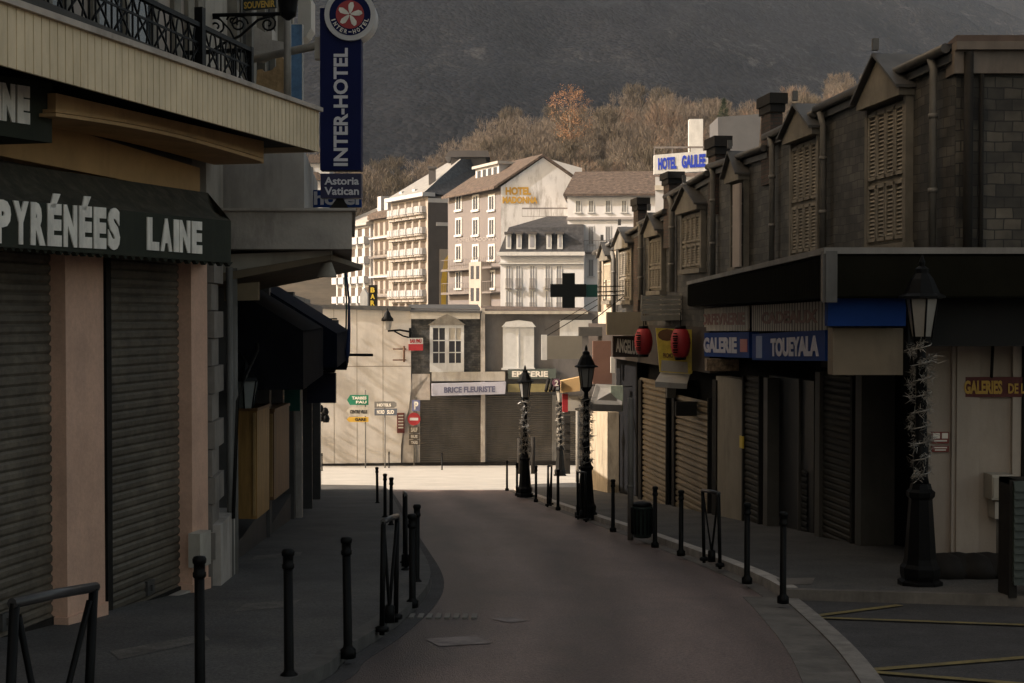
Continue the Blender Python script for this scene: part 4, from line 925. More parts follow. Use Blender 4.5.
m = MB(); RW.box(m, UA0 + .01, UA1, -6, 4.8, -6.5, -.92); m.build("inner_block", void_m, hA)
# ground floor wall to the side street
wx = FW.uz(935, 450)[0]; wz = FW.uz(980, 340)[1]
m = MB(); FW.box(m, wx - .15, 14, -3.2, 1.6, -.3, -.02); m.build("side_wall", mat("side_wall_render", (0.36, 0.30, 0.245), 0.8, 0.1, 1.2, bump=0.1, dirt=0.45, dscale=0.6, dcol=(0.24, 0.19, 0.15)), hA)
m = MB()
for px_ in (955.5, 1016): u, _ = FW.uz(px_, 450); FW.box(m, u - .06, u + .06, -3.2, wz + .1, -.05, .04)
m.build("wall_rib", mat("rib_cream", (0.42, 0.36, 0.30), 0.7, 0.1, 2, dirt=0.3), hA)
m = MB(); u, _ = FW.uz(1012, 450); m.tube([FW.pt(u + .12, wz, .05), FW.pt(u + .12, -1.0, .05)], 0.025, 6); a = FW.uz(992, 345); b = FW.uz(990, 378); m.tube([FW.pt(a[0], a[1], .03), FW.pt(b[0], b[1], .05)], 0.02, 6); m.build("cable", frame_dark, hA)
# canopy: long street side and short front
c1 = at(826, 252, 14.6); c2 = at(688, 284, 27.0); c3 = at(1160, 250.5, 14.6)
zt = c1.z; hgt = c1.z - at(826, 298, 14.6).z; hg2 = at(688, 284, 27).z - at(688, 306, 27).z
c1z = Vector((c1.x, c1.y, zt)); 
m = MB(); back = [RW.pt(UA0 + .1, 0, -.2), RW.pt(ur(688) + .3, 0, -.2)]
top = [Vector((c1.x, c1.y, zt)), Vector((c2.x, c2.y, c2.z)), Vector((back[1].x, back[1].y, c2.z)), Vector((back[0].x, back[0].y, zt)), Vector((c3.x + 1, back[0].y, zt)), Vector((c3.x + 1, c3.y, zt))]
low = [p - Vector((0, 0, hgt if i in (0, 3, 4, 5) else hg2)) for i, p in enumerate(top)]
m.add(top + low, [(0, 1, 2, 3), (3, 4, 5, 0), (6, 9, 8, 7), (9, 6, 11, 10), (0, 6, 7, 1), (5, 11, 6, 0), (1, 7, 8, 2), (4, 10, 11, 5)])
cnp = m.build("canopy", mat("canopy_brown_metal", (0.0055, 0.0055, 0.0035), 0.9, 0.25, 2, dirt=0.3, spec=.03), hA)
CW = Wall((c1.x, c1.y), (c2.x, c2.y)); CF = Wall((c1.x, c1.y), (c3.x, c3.y))
m = MB(); n = 120
for i in range(n):
    u = .04 + i * (CF.len - .1) / n; CF.box(m, u, u + .03, zt - hgt + .02, zt - .05, -.01, .012)
n = 130
for i in range(n):
    t = (i + .5) / n; u = t * CW.len; zz = zt + (c2.z - zt) * t; hh = hgt + (hg2 - hgt) * t; CW.box(m, u, u + .03, zz - hh + .02, zz - .06, -.01, .012)
m.build("ribbed_edge", mat("canopy_rib", (0.009, 0.0085, 0.0055), 0.9, 0.2, 2, spec=.05), cnp)
m = MB(); CW.polym(m, [(-.03, zt - .02), (CW.len, c2.z - .02), (CW.len, c2.z + .05), (-.03, zt + .05)], -.12, .03); CF.box(m, -.03, CF.len, zt - .021, zt + .05, -.12, .03); m.build("coping", mat("canopy_coping", (0.20, 0.19, 0.175), 0.6, 0.2, 2, dirt=0.4), cnp)
m = MB(); CF.box(m, -.01, .12, zt - hgt - .05, zt + .01, -.02, .035); CW.box(m, -.01, .10, zt - hgt - .05, zt + .01, -.02, .035); m.build("corner_strip", zinc, cnp)
# dark soffit box behind the front pelmet
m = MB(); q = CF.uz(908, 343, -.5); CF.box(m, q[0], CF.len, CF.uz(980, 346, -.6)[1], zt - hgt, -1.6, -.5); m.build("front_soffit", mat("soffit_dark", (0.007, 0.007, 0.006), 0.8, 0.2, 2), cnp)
# blue pelmet and beige panel at the chamfer
CH = Wall((c1.x + .02, c1.y + .25), (c1.x + 1.6, c1.y + .25))
m = MB(); CH.pbox(m, 828, 294, 906, 326, -.15, 0.0); o = m.build("blue_pelmet", navy2, hA)
m = MB(); CH.pbox(m, 833, 328, 903, 375, -.5, -.25); m.build("beige_panel", mat("beige_box_panel", (0.20, 0.155, 0.105), 0.6, 0.15, 2, dirt=0.35), hA)
# shop signs on the long side: striped valance and blue boards
SW = Wall((c1.x + .25, c1.y + .15), (c2.x + .35, c2.y - 1.5))
stripe = stripemat("striped_valance", (0.62, 0.56, 0.48), (0.12, 0.10, 0.085), .19)
for (xa, xb, wd_, qd) in ((697, 748, "ORFEVRERIE", [(702, 325), (745, 325), (745, 312), (702, 314)]), (752, 824, "CADEAUX", [(762, 324), (818, 323), (818, 309), (762, 312)])):
    m = MB(); ta = lambda x: 309 + (298 - 306) * (x - 697) / 127
    SW.poly(m, [(xa, 331), (xb, 331), (xb, ta(xb)), (xa, ta(xa))], -.03, 0.0); va = m.build("striped_valance", stripe, hA)
    m = MB(); SW.text(m, wd_, qd, .002, .04, .006); m.build("lettering", mat("faded_red_letters", (0.20, 0.07, 0.06), 0.6, 0.2, 4), va)
for (xa, xb, ta, tb, ba, bb, wd, q) in ((697, 749, 333, 332, 356, 358, "GALERIE", (704, 737)), (752, 825, 334, 330, 360, 361, "TOUEYALA", (771, 819))):
    m = MB(); SW.poly(m, [(xa, ba), (xb, bb), (xb, tb), (xa, ta)], -.15, .02); bo = m.build("blue_board", navy2, hA)
    m = MB(); SW.text(m, wd, [(q[0], ba - 3.5), (q[1], bb - 4.5), (q[1], tb + 5), (q[0], ta + 4.5)], .024, .05, .008); m.build("lettering", mat("pale_blue_letters", (0.42, 0.42, 0.50), 0.5, 0.15, 4), bo)
    if wd == "GALERIE":
        m = MB(); SW.poly(m, [(740, 352), (747, 352), (747, 339), (740, 339)], .02, .026); m.build("emblem", red_p, bo)
    else:
        m = MB(); SW.poly(m, [(756, 358), (762, 358), (762, 336), (756, 336)], .02, .026); m.build("emblem", mat("pale_blue_bar", (0.07, 0.16, 0.36), 0.5, 0.1, 3), bo)
# ground floor of the row: piers, shutters, doorways
def gz_at(px, d): return gr(ur(px, d))
def pier(t, px0, px1, ytop, m_, d0=-.5, d1=0.02, name="pier"):
    m = MB(); u0, u1 = ur(px0, d1), ur(px1, d1); RW.box(m, u0, u1, -6.0, RW.uz((px0 + px1) / 2, ytop, d1)[1], d0, d1); return m.build(name, m_, t)
def shutter(t, px0, px1, ytop, m_, d=-.06, pitch=.1, label=None, amp=.022):
    u0, u1 = sorted((ur(px0, d), ur(px1, d))); m = MB(); RW.roller(m, u0, u1, gr(u1) - .4, RW.uz((px0 + px1) / 2, ytop, d)[1], d, pitch, amp); s = m.build("roller_shutter", m_, t, label)
    m = MB(); RW.box(m, u0 - .07, u0, -6, RW.uz(px0, ytop, d)[1], d - .02, d + .06); RW.box(m, u1, u1 + .07, -6, RW.uz(px1, ytop, d)[1], d - .02, d + .06); m.build("guide_rail", frame_dark, s); return s
colm = mat("dull_grey_column", (0.075, 0.07, 0.062), 0.6, 0.2, 2, dirt=0.3)
pier(hA, 936, 957, 345, MATS["side_wall_render"], -.3, 0.0)
pier(hA, 861.5, 855.5, 372, colm); pier(hA, 819.5, 815, 372, colm); pier(hA, 767.5, 763.5, 378, colm)
shutter(hA, 854, 821, 374, shut_right); 
m = MB(); a_, b__ = ur(814, -.2), ur(769, -.2); zz = RW.uz(790, 378, -.2)[1]
RW.box(m, a_, b__, -4.5, zz, -.3, -.2); dr = m.build("glazed_door", glassmat("dark_shop_glass", (0.010, 0.010, 0.011), 0.5), hA)
m = MB(); um = ur(801, -.2); RW.box(m, um - .025, um + .025, -4.5, zz, -.2, -.15); m.build("door_bar", colm, dr)
m = MB(); RW.roller(m, a_ + .25, um - .1, gr(b__) - .3, gr(b__) + 1.2, -.19, .1, .02); m.build("lower_shutter", frame_dark, dr)
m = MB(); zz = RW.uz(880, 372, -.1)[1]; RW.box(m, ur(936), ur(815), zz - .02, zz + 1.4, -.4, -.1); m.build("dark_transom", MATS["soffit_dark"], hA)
shutter(hA, 761, 746, 376, shut_right, -.04, .11)
bp = pier(hA, 742, 716, 378, mat("beige_door_panel", (0.25, 0.215, 0.165), 0.7, 0.15, 1.5, dirt=0.35), -.3, 0.0, "beige_panel_door")
m = MB(); RW.pbox(m, 739.5, 436, 742.5, 448, 0.0, .03); m.build("yellow_notice", yellow_p, bp)
m = MB(); RW.box(m, ur(861), ur(716), -5.2, gr(ur(716)) + .1, -.5, -.02); m.build("sill", conc, hA)

# house B
hB, u0, u1, z0, z1 = house("slate_house", "slate-hung house with the brown-capped tall chimney, second from the near corner", 821.5, 770, 112, 136)
dormer(hB, 790, 142, 815, 254, 0.42); downpipe(hB, 771, 140, 262)
chimney(hB, 756, 96, 779, 113, 168)
# house C
hC, u0, u1, z0, z1 = house("slate_house", "slate-hung house whose tall window has one pale pink shutter, third in the row", 769.5, 713, 147, 166)
dormer(hC, 730, 184, 742, 266, 0.42, closed=False)
m = MB(); a = RW.rect(733, 184, 740, 267, .2); RW.box(m, a[0], a[1], a[2], a[3], .17, .21); m.build("pale_shutter", mat("pale_pink_shutter", (0.36, 0.30, 0.26), 0.7, 0.1, 2, dirt=0.3), hC)
downpipe(hC, 712, 168, 276, .06); chimney(hC, 703, 138, 726, 155, 200)
# house D
hD, u0, u1, z0, z1 = house("slate_house", "slate-hung house with green-brown shuttered window behind the white slatted balcony", 712.5, 670, 172, 196)
dormer(hD, 681, 214, 699, 268, 0.42); downpipe(hD, 671, 200, 292, .07); chimney(hD, 658, 173, 680, 184, 235)
# house E
hE, u0, u1, z0, z1 = house("slate_house", "small slate-hung house between two chimneys above the red lanterns", 669.5, 645, 210, 222)
dormer(hE, 648.5, 238, 660, 290, 0.4); downpipe(hE, 640, 226, 300, .07); chimney(hE, 629, 198.5, 646, 210, 300)
# house F
hF, u0, u1, z0, z1 = house("slate_house", "small slate-hung house with grey dormer near the far end of the row", 644.5, 616, 226, 240)
dormer(hF, 618.5, 250, 630, 300, 0.4)
# house G, catching the sun
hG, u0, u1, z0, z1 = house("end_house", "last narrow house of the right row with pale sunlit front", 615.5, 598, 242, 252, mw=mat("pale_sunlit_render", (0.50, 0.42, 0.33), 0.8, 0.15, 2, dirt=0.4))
dormer(hG, 603, 262, 610, 300, 0.35, shut=mat("cream_shutter", (0.55, 0.48, 0.38), 0.7, 0.1, 2)); downpipe(hG, 599, 255, 312, .06); downpipe(hG, 613, 255, 312, .06)
# lower fronts of B..G
for t, a, b in ((hC, 716, 712), (hD, 674, 672), (hE, 641, 638)): pier(t, a, b, 380, frame_dark, -.5, .03)
shutter(hC, 710, 675, 398, shut_brown, -.05, .13, amp=.04); shutter(hD, 668, 641, 380, shut_brown, -.05, .13, amp=.04)
pier(hF, 637, 620, 340, void_m, -.5, -.25, "dark_shopfront")
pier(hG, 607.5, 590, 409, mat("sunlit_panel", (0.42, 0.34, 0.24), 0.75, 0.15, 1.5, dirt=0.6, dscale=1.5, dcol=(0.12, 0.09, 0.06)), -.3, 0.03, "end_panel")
m = MB(); RW.box(m, ur(712), ur(590), 0.55, 1.5, -.3, .05); m.build("fascia_board", mat("dark_brown_fascia", (0.04, 0.03, 0.025), 0.7, 0.2, 2), hE)
m = MB(); RW.box(m, ur(822), ur(598), -6, 3.2, -6.0, -.92); m.build("inner_block", void_m, hF)

# ---- things fixed to the right row
def rbox(name, label, cat, pix, d0, d1, m_, letters=None, lm=None, bold=.04):
    """a panel hung out from the row, facing up the street; its right edge touches the fronts"""
    x0, y0, x1, y1 = pix; y = RW.pt(ur(x1), 0).y - .1
    t = thing(name, label, cat, at((x0 + x1) / 2, y1, y)); m = MB(); m.prism([at(x0, y1, y), at(x1, y1, y), at(x1, y0, y), at(x0, y0, y)], (0, max(.12, (d1 - d0) * .35), 0)); p_ = m.build("panel", m_, t)
    if letters:
        c = [at(px, py, y) for px, py in letters[1]]; m = MB(); fn = lambda aa, bb, hh: (c[0].lerp(c[1], aa)).lerp(c[3].lerp(c[2], aa), bb) + Vector((0, -.003 - hh, 0)); text(m, letters[0], fn, bold, .01); m.build("lettering", lm, p_)
    m = MB(); e_ = at(x1 - 1, y0 + 2, y + .05); m.tube([at(x0 + 2, y0 + 1, y + .05), e_ + Vector((.5, .1, .05))], .015, 5); m.build("hanger", frame_dark, t)
    return t, p_
rb, p_ = rbox("box_sign", "blank beige box sign above the word board and lanterns", "sign", (607, 312, 645, 335), 0.0, 1.0, mat("beige_box", (0.32, 0.27, 0.19), 0.7, 0.12, 2, dirt=0.3))
rb, p_ = rbox("word_board", "dark sloping board with pale worn capitals below the beige box sign", "sign", (613, 336, 641, 357), 0.0, .75, mat("brown_word_board", (0.045, 0.03, 0.026), 0.7, 0.2, 2), ("ANGELUS", [(616, 352), (638, 355), (638, 341), (616, 338)]), letter_w)
# white slatted balcony front
yb = RW.pt(ur(682), 0).y; t = thing("slatted_balcony", "white slatted balcony front above the yellow poster", "balcony", at(662, 320, yb)); m = MB()
for k in range(5): y_ = 319 - 4.9 * k; m.prism([at(641 + .2 * k, y_, yb - .6), at(682, y_ - .8, yb), at(682, y_ - 4.2, yb), at(641 + .2 * k, y_ - 3.4, yb - .6)], (.0, .05, 0))
p_ = m.build("slats", offwhite, t); m = MB()
for x_ in (642, 661, 680): yy_ = yb - .6 * (682 - x_) / 41 + .06; m.prism([at(x_ - .8, 320.5, yy_), at(x_ + .8, 320.5, yy_), at(x_ + .8, 295, yy_), at(x_ - .8, 295, yy_)], (0, .05, 0))
m.prism([at(641, 321, yb - .6), at(682, 320, yb), at(684, 320, yb + 1.5), at(655, 321, yb + 1.5)], (0, 0, .08)); m.build("posts", offwhite, t)
# yellow poster awning
yp = RW.pt(ur(694), 0).y; t = thing("poster_panel", "yellow advertising panel with reddish spots behind the red lantern", "poster", at(675, 372, yp)); m = MB(); m.prism([at(660, 372, yp), at(692, 374, yp), at(698, 330, yp), at(656, 328, yp)], (0, .08, 0)); p_ = m.build("panel", mat("yellow_poster", (0.62, 0.46, 0.06), 0.6, 0.3, 5, dirt=0.5, dscale=1.2, dcol=(0.40, 0.36, 0.28)), t)
m = MB(); m.prism([at(661, 371, yp - .004), at(688, 373, yp - .004), at(687.5, 362, yp - .004), at(661.5, 360, yp - .004)], (0, .003, 0)); m.build("pale_strip", offwhite, p_)
m = MB(); c = at(667, 335, yp - .005); m.prism([c + Vector((.20 * math.cos(k * math.pi / 6), 0, .13 * math.sin(k * math.pi / 6))) for k in range(12)], (0, .004, 0)); m.build("brown_spot", mat("brown_spot", (0.16, 0.08, 0.03), 0.7, 0.2, 4), p_)
m = MB(); fn = lambda aa, bb, hh: at(663 + 10 * aa, 358 - 5 * bb, yp - .004) + Vector((0, -hh, 0)); text(m, "PROMO", fn, .04, .004); m.build("lettering", MATS["brown_spot"], p_)
t = thing("small_awning", "short white sloping awning under the yellow poster", "awning", RW.px(672, 385, .9)); m = MB(); ya = RW.pt(ur(690), 0).y - .3; m.prism([at(655, 384, ya - .5), at(687, 386, ya - .4), at(691, 373, ya + .3), at(662, 372, ya + .3)], (0, 0, .05)); m.prism([at(655, 387, ya - .5), at(687, 389, ya - .4), at(687, 385.8, ya - .4), at(655, 383.8, ya - .5)], (0, .03, 0)); m.build("cloth", mat("dull_white_canvas", (0.40, 0.37, 0.33), 0.8, 0.1, 3, dirt=0.3), t)
t = thing("small_awning", "pale awning stub beside the dark counter, below the far brown panel", "awning", RW.px(606, 410, .9)); m = MB(); ya = RW.pt(ur(622), 0).y - .3; m.prism([at(590, 404, ya - .6), at(622, 405, ya), at(623, 386, ya + .4), at(596, 384, ya + .2)], (0, .06, .0)); m.prism([at(590, 411, ya - .6), at(622, 412, ya), at(622, 405, ya), at(590, 404, ya - .6)], (0, .03, 0)); m.build("cloth", MATS["dull_white_canvas"], t)
# red paper lanterns
for (px_, y0, y1, lab) in ((643.5, 326, 357, "red paper lantern left of the yellow poster"), (680.5, 326, 360, "larger red paper lantern hanging before the yellow poster")):
    yl = RW.pt(ur(px_ + 12), 0).y - .5; zt_ = at(px_, y0, yl).z; zb = at(px_, y1, yl).z; c = at(px_, y1, yl); t = thing("paper_lantern", lab, "lantern", c); hh = zt_ - zb; rr = hh * .30
    m = MB(); prof = []
    for k in range(15): f = k / 14; prof.append((rr * (0.55 + .45 * math.sin(math.pi * f) ** .6) * (1.0 if k % 2 else .95), hh * (.08 + .84 * f)))
    m.lathe(prof, c, 16); m.build("paper_body", mat("lantern_red", (0.36, 0.022, 0.025), 0.55, 0.12, 4), t)
    m = MB(); m.lathe([(rr * .5, 0), (rr * .58, hh * .08)], c, 12); m.lathe([(rr * .58, hh * .92), (rr * .5, hh)], c, 12); m.tube([c + Vector((0, 0, hh)), c + Vector((0, 0, hh + .3))], .012, 5); m.build("black_rings", black_iron, t)
    m = MB(); nrm = Vector((-.6, -.8, 0)); 
    for k in range(3):
        zz = hh * (.3 + .2 * k)
        for (da, ww, h2) in ((0, .28, .03), (.06, .2, .025), (-.05, .24, .025)):
            pc = c + Vector((0, 0, zz + da)); sv = Vector((.8, -.6, 0)); a_ = pc + nrm * (rr * 1.01)
            m.prism([a_ - sv * rr * ww - Vector((0, 0, h2 / 2)), a_ + sv * rr * ww - Vector((0, 0, h2 / 2)), a_ + sv * rr * ww + Vector((0, 0, h2 / 2)), a_ - sv * rr * ww + Vector((0, 0, h2 / 2))], nrm * .012)
    m.build("black_characters", black_iron, t)
# dark poster pieces, flowery strip under the blue boards
rbox("picture_strip", "strip of colourful pictures hung under the first blue board", "sign", (707, 359, 739, 371), .3, 1.1, mat("picture_strip_print", (0.22, 0.15, 0.09), 0.6, 0.9, 14))
rbox("black_sign", "small black hanging sign over the second brown shutter", "sign", (676, 402, 697, 416), .3, .9, frame_dark)
rbox("cabinet_sign", "little grey box sign just under the short white awning", "sign", (667, 386, 676, 398), .3, .8, colm)
rbox("brown_panel", "upright plain brown panel beside the far black lamp post", "sign", (593, 341, 612, 384), .2, 1.0, mat("rust_brown_panel", (0.15, 0.075, 0.05), 0.7, 0.15, 2))
rbox("cream_stub", "small cream sign stub right of the brown panel", "sign", (611, 357, 615, 373), .2, .9, offwhite)
rbox("green_poster", "faded green and white poster at the dark counter", "poster", (611, 386, 623, 411), .3, 1.05, mat("faded_green_poster", (0.17, 0.19, 0.14), 0.7, 0.4, 6))
# white box sign projecting near the end
t = thing("projecting_box", "white projecting box sign near the cross, its narrow lit edge to the plaza", "sign", at(563, 360, 39.5)); m = MB(); m.prism([at(547, 359, 39.5), at(582, 359, 39.5), at(582, 336, 39.5), at(547, 336, 39.5)], (0, .35, 0)); m.build("panel", mat("box_beige_grey", (0.17, 0.155, 0.125), 0.6, 0.1, 2), t)
m = MB(); m.prism([at(541.5, 360, 39.55), at(547, 360, 39.55), at(547, 335, 39.55), at(541.5, 335, 39.55)], (0, .3, 0)); m.build("edge", white_p, t); m = MB(); m.tube([at(545, 337, 39.7), at(606, 300, 41)], .014, 5); m.tube([at(545, 330, 39.7), at(618, 287, 41)], .012, 5); m.build("stay_rods", frame_dark, t)
t = thing("projecting_box", "grey flat box sign above the brown panel", "sign", at(592, 336, 37.5)); m = MB(); m.prism([at(579, 336, 37.5), at(606, 336, 37.5), at(606, 327, 37.5), at(579, 327, 37.5)], (0, .5, 0)); m.build("panel", colm, t)
# pharmacy cross
t = thing("pharmacy_cross", "unlit black pharmacy cross on thin arms above the far shops", "cross sign", at(568, 308, 34.0)); m = MB(); Y = 34.0
pts = [(562.5, 308), (575, 308), (575, 297), (586, 297), (586, 284), (575, 284), (575, 273), (562.5, 273), (562.5, 284), (550.5, 284), (550.5, 297), (562.5, 297)]
m.prism([at(x, y, Y) for x, y in pts], (0, .3, 0)); cr = m.build("cross_body", mat("cross_black", (0.008, 0.010, 0.012), 0.5, 0.1, 3), t)
m = MB(); m.prism([at(586.2, 297, Y + .02), at(597.5, 297, Y + .02), at(597.5, 284.5, Y + .02), at(586.2, 284.5, Y + .02)], (0, .26, 0)); m.build("teal_panel", mat("teal_panel", (0.015, 0.10, 0.09), 0.4, 0.1, 3), t)
m = MB()
for y in (287, 292, 296): m.tube([at(597, y, Y + .1), at(624, y - 1, Y + .3)], .014, 5)
m.tube([at(606, 280, Y + .2), at(606, 300, Y + .2)], .018, 5); m.tube([at(592, 321, Y + .4), at(632, 290, Y + .4)], .012, 5); m.build("arms", frame_dark, t)
# board with gold letters on the side wall, notices, meter cupboard, green slatted crate
t = thing("gallery_board", "dark red board with gold capitals on the cream side wall", "sign", FW.px(992, 396, .05)); m = MB(); FW.pbox(m, 960, 377, 1064, 397, .0, .06); p_ = m.build("panel", darkred, t)
m = MB(); FW.text(m, "GALERIES", [(964, 394), (1002, 394), (1002, 380.5), (964, 380.5)], .063, .04, .01); FW.text(m, "DE L'", [(1008, 393.5), (1026, 393.5), (1026, 383), (1008, 383)], .063, .03, .01); FW.text(m, "ART", [(1032, 394), (1056, 394), (1056, 380.5), (1032, 380.5)], .063, .03, .01); m.build("lettering", gold_l, p_)
for (pix, lab) in (((932, 432, 949, 443.5), "red and white picture notice on the cream pier behind big lamp post"), ((932, 446, 949, 452), "small red text notice just under the picture notice")):
    t = thing("wall_notice", lab, "notice", FW.px((pix[0] + pix[2]) / 2, pix[3], .02)); m = MB(); FW.pbox(m, *pix, -.02, .02); p_ = m.build("plate", mat("notice_red", (0.20, 0.04, 0.03), 0.5, 0.1, 3), t)
    m = MB(); x0, y0, x1, y1 = pix
    if y1 - y0 > 8:
        FW.pbox(m, x0 + 1, y0 + 1, x0 + 8, y1 - 5, .02, .024); FW.pbox(m, x0 + 10, y0 + 1, x1 - 1, y1 - 5, .02, .024); FW.pbox(m, x0 + 2, y1 - 3.5, x1 - 2, y1 - 2, .02, .024)
    else: FW.pbox(m, x0 + 2, y0 + 1, x1 - 2, y0 + 2.2, .02, .024); FW.pbox(m, x0 + 3, y0 + 3.4, x1 - 3, y0 + 4.6, .02, .024)
    m.build("print", letter_w, p_)
t = thing("meter_cupboard", "old beige meter cupboard on a pipe beside the cream wall", "meter box", FW.px(1002, 548, .2)); m = MB(); FW.pbox(m, 992, 475, 1014, 500, .0, .28); bx = m.build("case", offwhite, t); m = MB(); FW.pbox(m, 993.5, 478, 1012, 498, .28, .3); m.build("door", mat("meter_door", (0.35, 0.31, 0.25), 0.7, 0.15, 3, dirt=0.4), bx)
m = MB(); FW.pbox(m, 995, 502, 1014, 519, .0, .24); m.build("lower_case", offwhite, t); m = MB(); u, z_ = FW.uz(1000, 519, .12); m.tube([FW.pt(u, z_, .12), FW.pt(u, gz(16.2) + .1, .12)], .045, 8); m.build("pipe", pipe_m, t)
t = thing("slatted_stand", "dark green slatted stand at the right edge of the pavement", "stand", G(1030, 596, .11)); c = G(1032, 596, .11); m = MB(); zh = at(1018, 480, c.y).z
n = 13
xw = at(1012, 590, c.y).x
for k in range(n): zz = c.z + .12 + (zh - c.z - .15) * k / n; m.hexa([(xw, c.y - .06, zz), (xw + 1.4, c.y - .06, zz), (xw + 1.4, c.y, zz + .02), (xw, c.y, zz + .02)], [(xw, c.y - .03, zz + .09), (xw + 1.4, c.y - .03, zz + .09), (xw + 1.4, c.y + .01, zz + .1), (xw, c.y + .01, zz + .1)])
m.build("slats", mat("slat_green", (0.035, 0.045, 0.038), 0.6, 0.2, 4), t); m = MB(); m.box(xw - .03, xw + .05, c.y, c.y + .3, c.z - .02, zh); m.box(xw + 1.35, xw + 1.43, c.y, c.y + .3, c.z - .02, zh); m.box(xw - .03, xw + 1.43, c.y + .02, c.y + .3, zh - .05, zh); m.build("frame", frame_dark, t)
o = MB(); c = G(975, 577, .11); 
for k in range(5): o.lathe([(.25, 0), (.3, .1), (.2, .26), (.02, .3)], c + Vector((-.35 + k * .17, .05 * (k % 2), -.02)), 9)
tag(o.build("dark_sacks", frame_dark, None, loc=c), "heap of dark sacks at the foot of the cream side wall", "sacks")
# ================================================================ ACROSS THE PLAZA
PW = Wall(at(300, 466, 73.0).xy, at(640, 460, 75.0).xy)
def pw(name, mats, parent, *rects, d0=0.0, d1=0.05):
    m = MB()
    for r_ in rects: PW.pbox(m, *r_, d0, d1)
    return m.build(name, mats, parent)
fb = thing("plaza_building", "low cream wall and grey slate shop building facing across the sunlit plaza", "building", at(410, 466, 73.4))
m = MB(); PW.poly(m, [(250, 470), (401, 468), (401, 446), (404, 425), (409, 408), (411, 390), (411, 309), (352, 306), (250, 304)], -1.0, 0.12); cw = m.build("cream_wall", cream, fb)
m = MB()
for x in (334, 357, 383): PW.pbox(m, x - .25, 309, x + .25, 464, .115, .124)
PW.pbox(m, 318, 366, 411, 366.7, .115, .124); m.build("panel_joints", mat("joint_brown", (0.20, 0.16, 0.12), 0.8, 0.1, 2), cw)
m = MB(); PW.poly(m, [(250, 307), (411, 311), (411, 306.5), (250, 303)], -1.1, .3); m.build("coping", zinc, cw)
m = MB(); PW.poly(m, [(401, 470), (640, 466), (640, 312), (401, 308)], -9.0, -.05); m.build("wall", mat("dark_grey_render", (0.115, 0.105, 0.10), 0.8, 0.15, 1, dirt=0.4, dscale=0.5), fb)
m = MB(); PW.poly(m, [(412, 375), (481, 375), (481, 312), (412, 311)], -.04, .03); m.build("slate_wall", slate, fb)
m = MB(); PW.poly(m, [(401, 400), (430, 400), (430, 374), (412, 374), (411, 390), (408, 408), (404, 430), (402, 466), (420, 466), (420, 400)], -.04, .06); m.build("shade_edged_pier", conc, fb)  # grey pier whose curved edge draws the shadow beside the cream wall
pw("cornice", offwhite, fb, (411, 312, 480, 319), (485, 311, 588, 314), d0=-.3, d1=.35)
m = MB(); m.hexa([PW.px(410, 312, .4), PW.px(482, 313, .4), PW.pt(PW.uz(482, 313)[0], PW.uz(482, 306)[1], -3), PW.pt(PW.uz(410, 313)[0], PW.uz(410, 306)[1], -3)], [PW.px(410, 310, .4), PW.px(482, 311, .4), PW.pt(PW.uz(482, 313)[0], PW.uz(482, 304)[1], -3), PW.pt(PW.uz(410, 313)[0], PW.uz(410, 304)[1], -3)]); m.build("roof", zinc, fb)
pw("party_pilaster", conc, fb, (481, 308, 485, 462), d0=-.1, d1=.25)
# bow window with pediment
w1 = pw("window", glass_far, fb, (432, 328, 462, 363), d0=0, d1=.2)
m = MB()
for r_ in ((430, 324, 464, 328), (430, 363, 464, 372), (430, 328, 433, 363), (461, 328, 464, 363), (445, 328, 449, 363), (438.5, 328, 439.3, 363), (455, 328, 455.8, 363), (432, 340, 462, 341), (432, 352, 462, 353)): PW.pbox(m, *r_, .0, .3)
m.build("frame", white_p, w1); m = MB(); PW.pbox(m, 449, 328, 461, 341, .2, .26); m.build("blind", offwhite, w1)
m = MB(); PW.poly(m, [(428, 325), (466, 325), (456, 318), (447, 314), (438, 318)], 0, .4); m.build("pediment", ped_m, w1)
m = MB(); PW.poly(m, [(503, 369), (534, 369), (534, 327), (503, 327)], -.03, .12); w2 = m.build("window", white_p, fb)
m = MB(); PW.poly(m, [(502, 327), (536, 327), (532, 322), (519, 320), (506, 322)], 0, .25); PW.pbox(m, 518, 327, 519, 369, .12, .16); PW.pbox(m, 502, 368, 535, 370, .0, .3); m.build("surround", white_p, w2)
for (a, b, t_, bt) in ((417, 481, 397, 463), (486, 552, 395, 461), (556, 592, 395, 460)):
    u0, u1, z0, z1 = PW.rect(a, t_, b, bt + 4); m = MB(); PW.roller(m, u0, u1, z0, z1, .02, .12, .03); s_ = m.build("roller_shutter", shut_grey, fb)
    m = MB(); PW.box(m, u0 - .15, u0, z0, z1, 0, .12); PW.box(m, u1, u1 + .12, z0, z1, 0, .12); m.build("guide_rail", pipe_m, s_)
s_ = pw("shop_fascia", offwhite, fb, (432, 372, 505, 381), d0=0, d1=.35)
m = MB(); PW.poly(m, [(432, 396), (505, 394), (506, 382), (432, 384)], .2, .8); a_ = m.build("awning", mat("pale_lilac_canvas", (0.42, 0.41, 0.47), 0.8, 0.1, 2, dirt=0.3), fb)
m = MB(); PW.text(m, "BRICE FLEURISTE", [(444, 393), (495, 392), (495, 386), (444, 387)], .81, .04, .01); m.build("lettering", mat("grey_blue_letters", (0.12, 0.12, 0.18), 0.6, 0.1, 2), a_)
s_ = pw("shop_fascia", MATS["teal_board"] if False else mat("grey_green_fascia", (0.085, 0.10, 0.085), 0.6, 0.15, 1.5), fb, (508, 369, 556, 379), d0=0, d1=.3)
m = MB(); PW.text(m, "EPICERIE", [(512, 377), (548, 377), (548, 371), (512, 371)], .305, .04, .01); m.build("lettering", letter_w, s_)
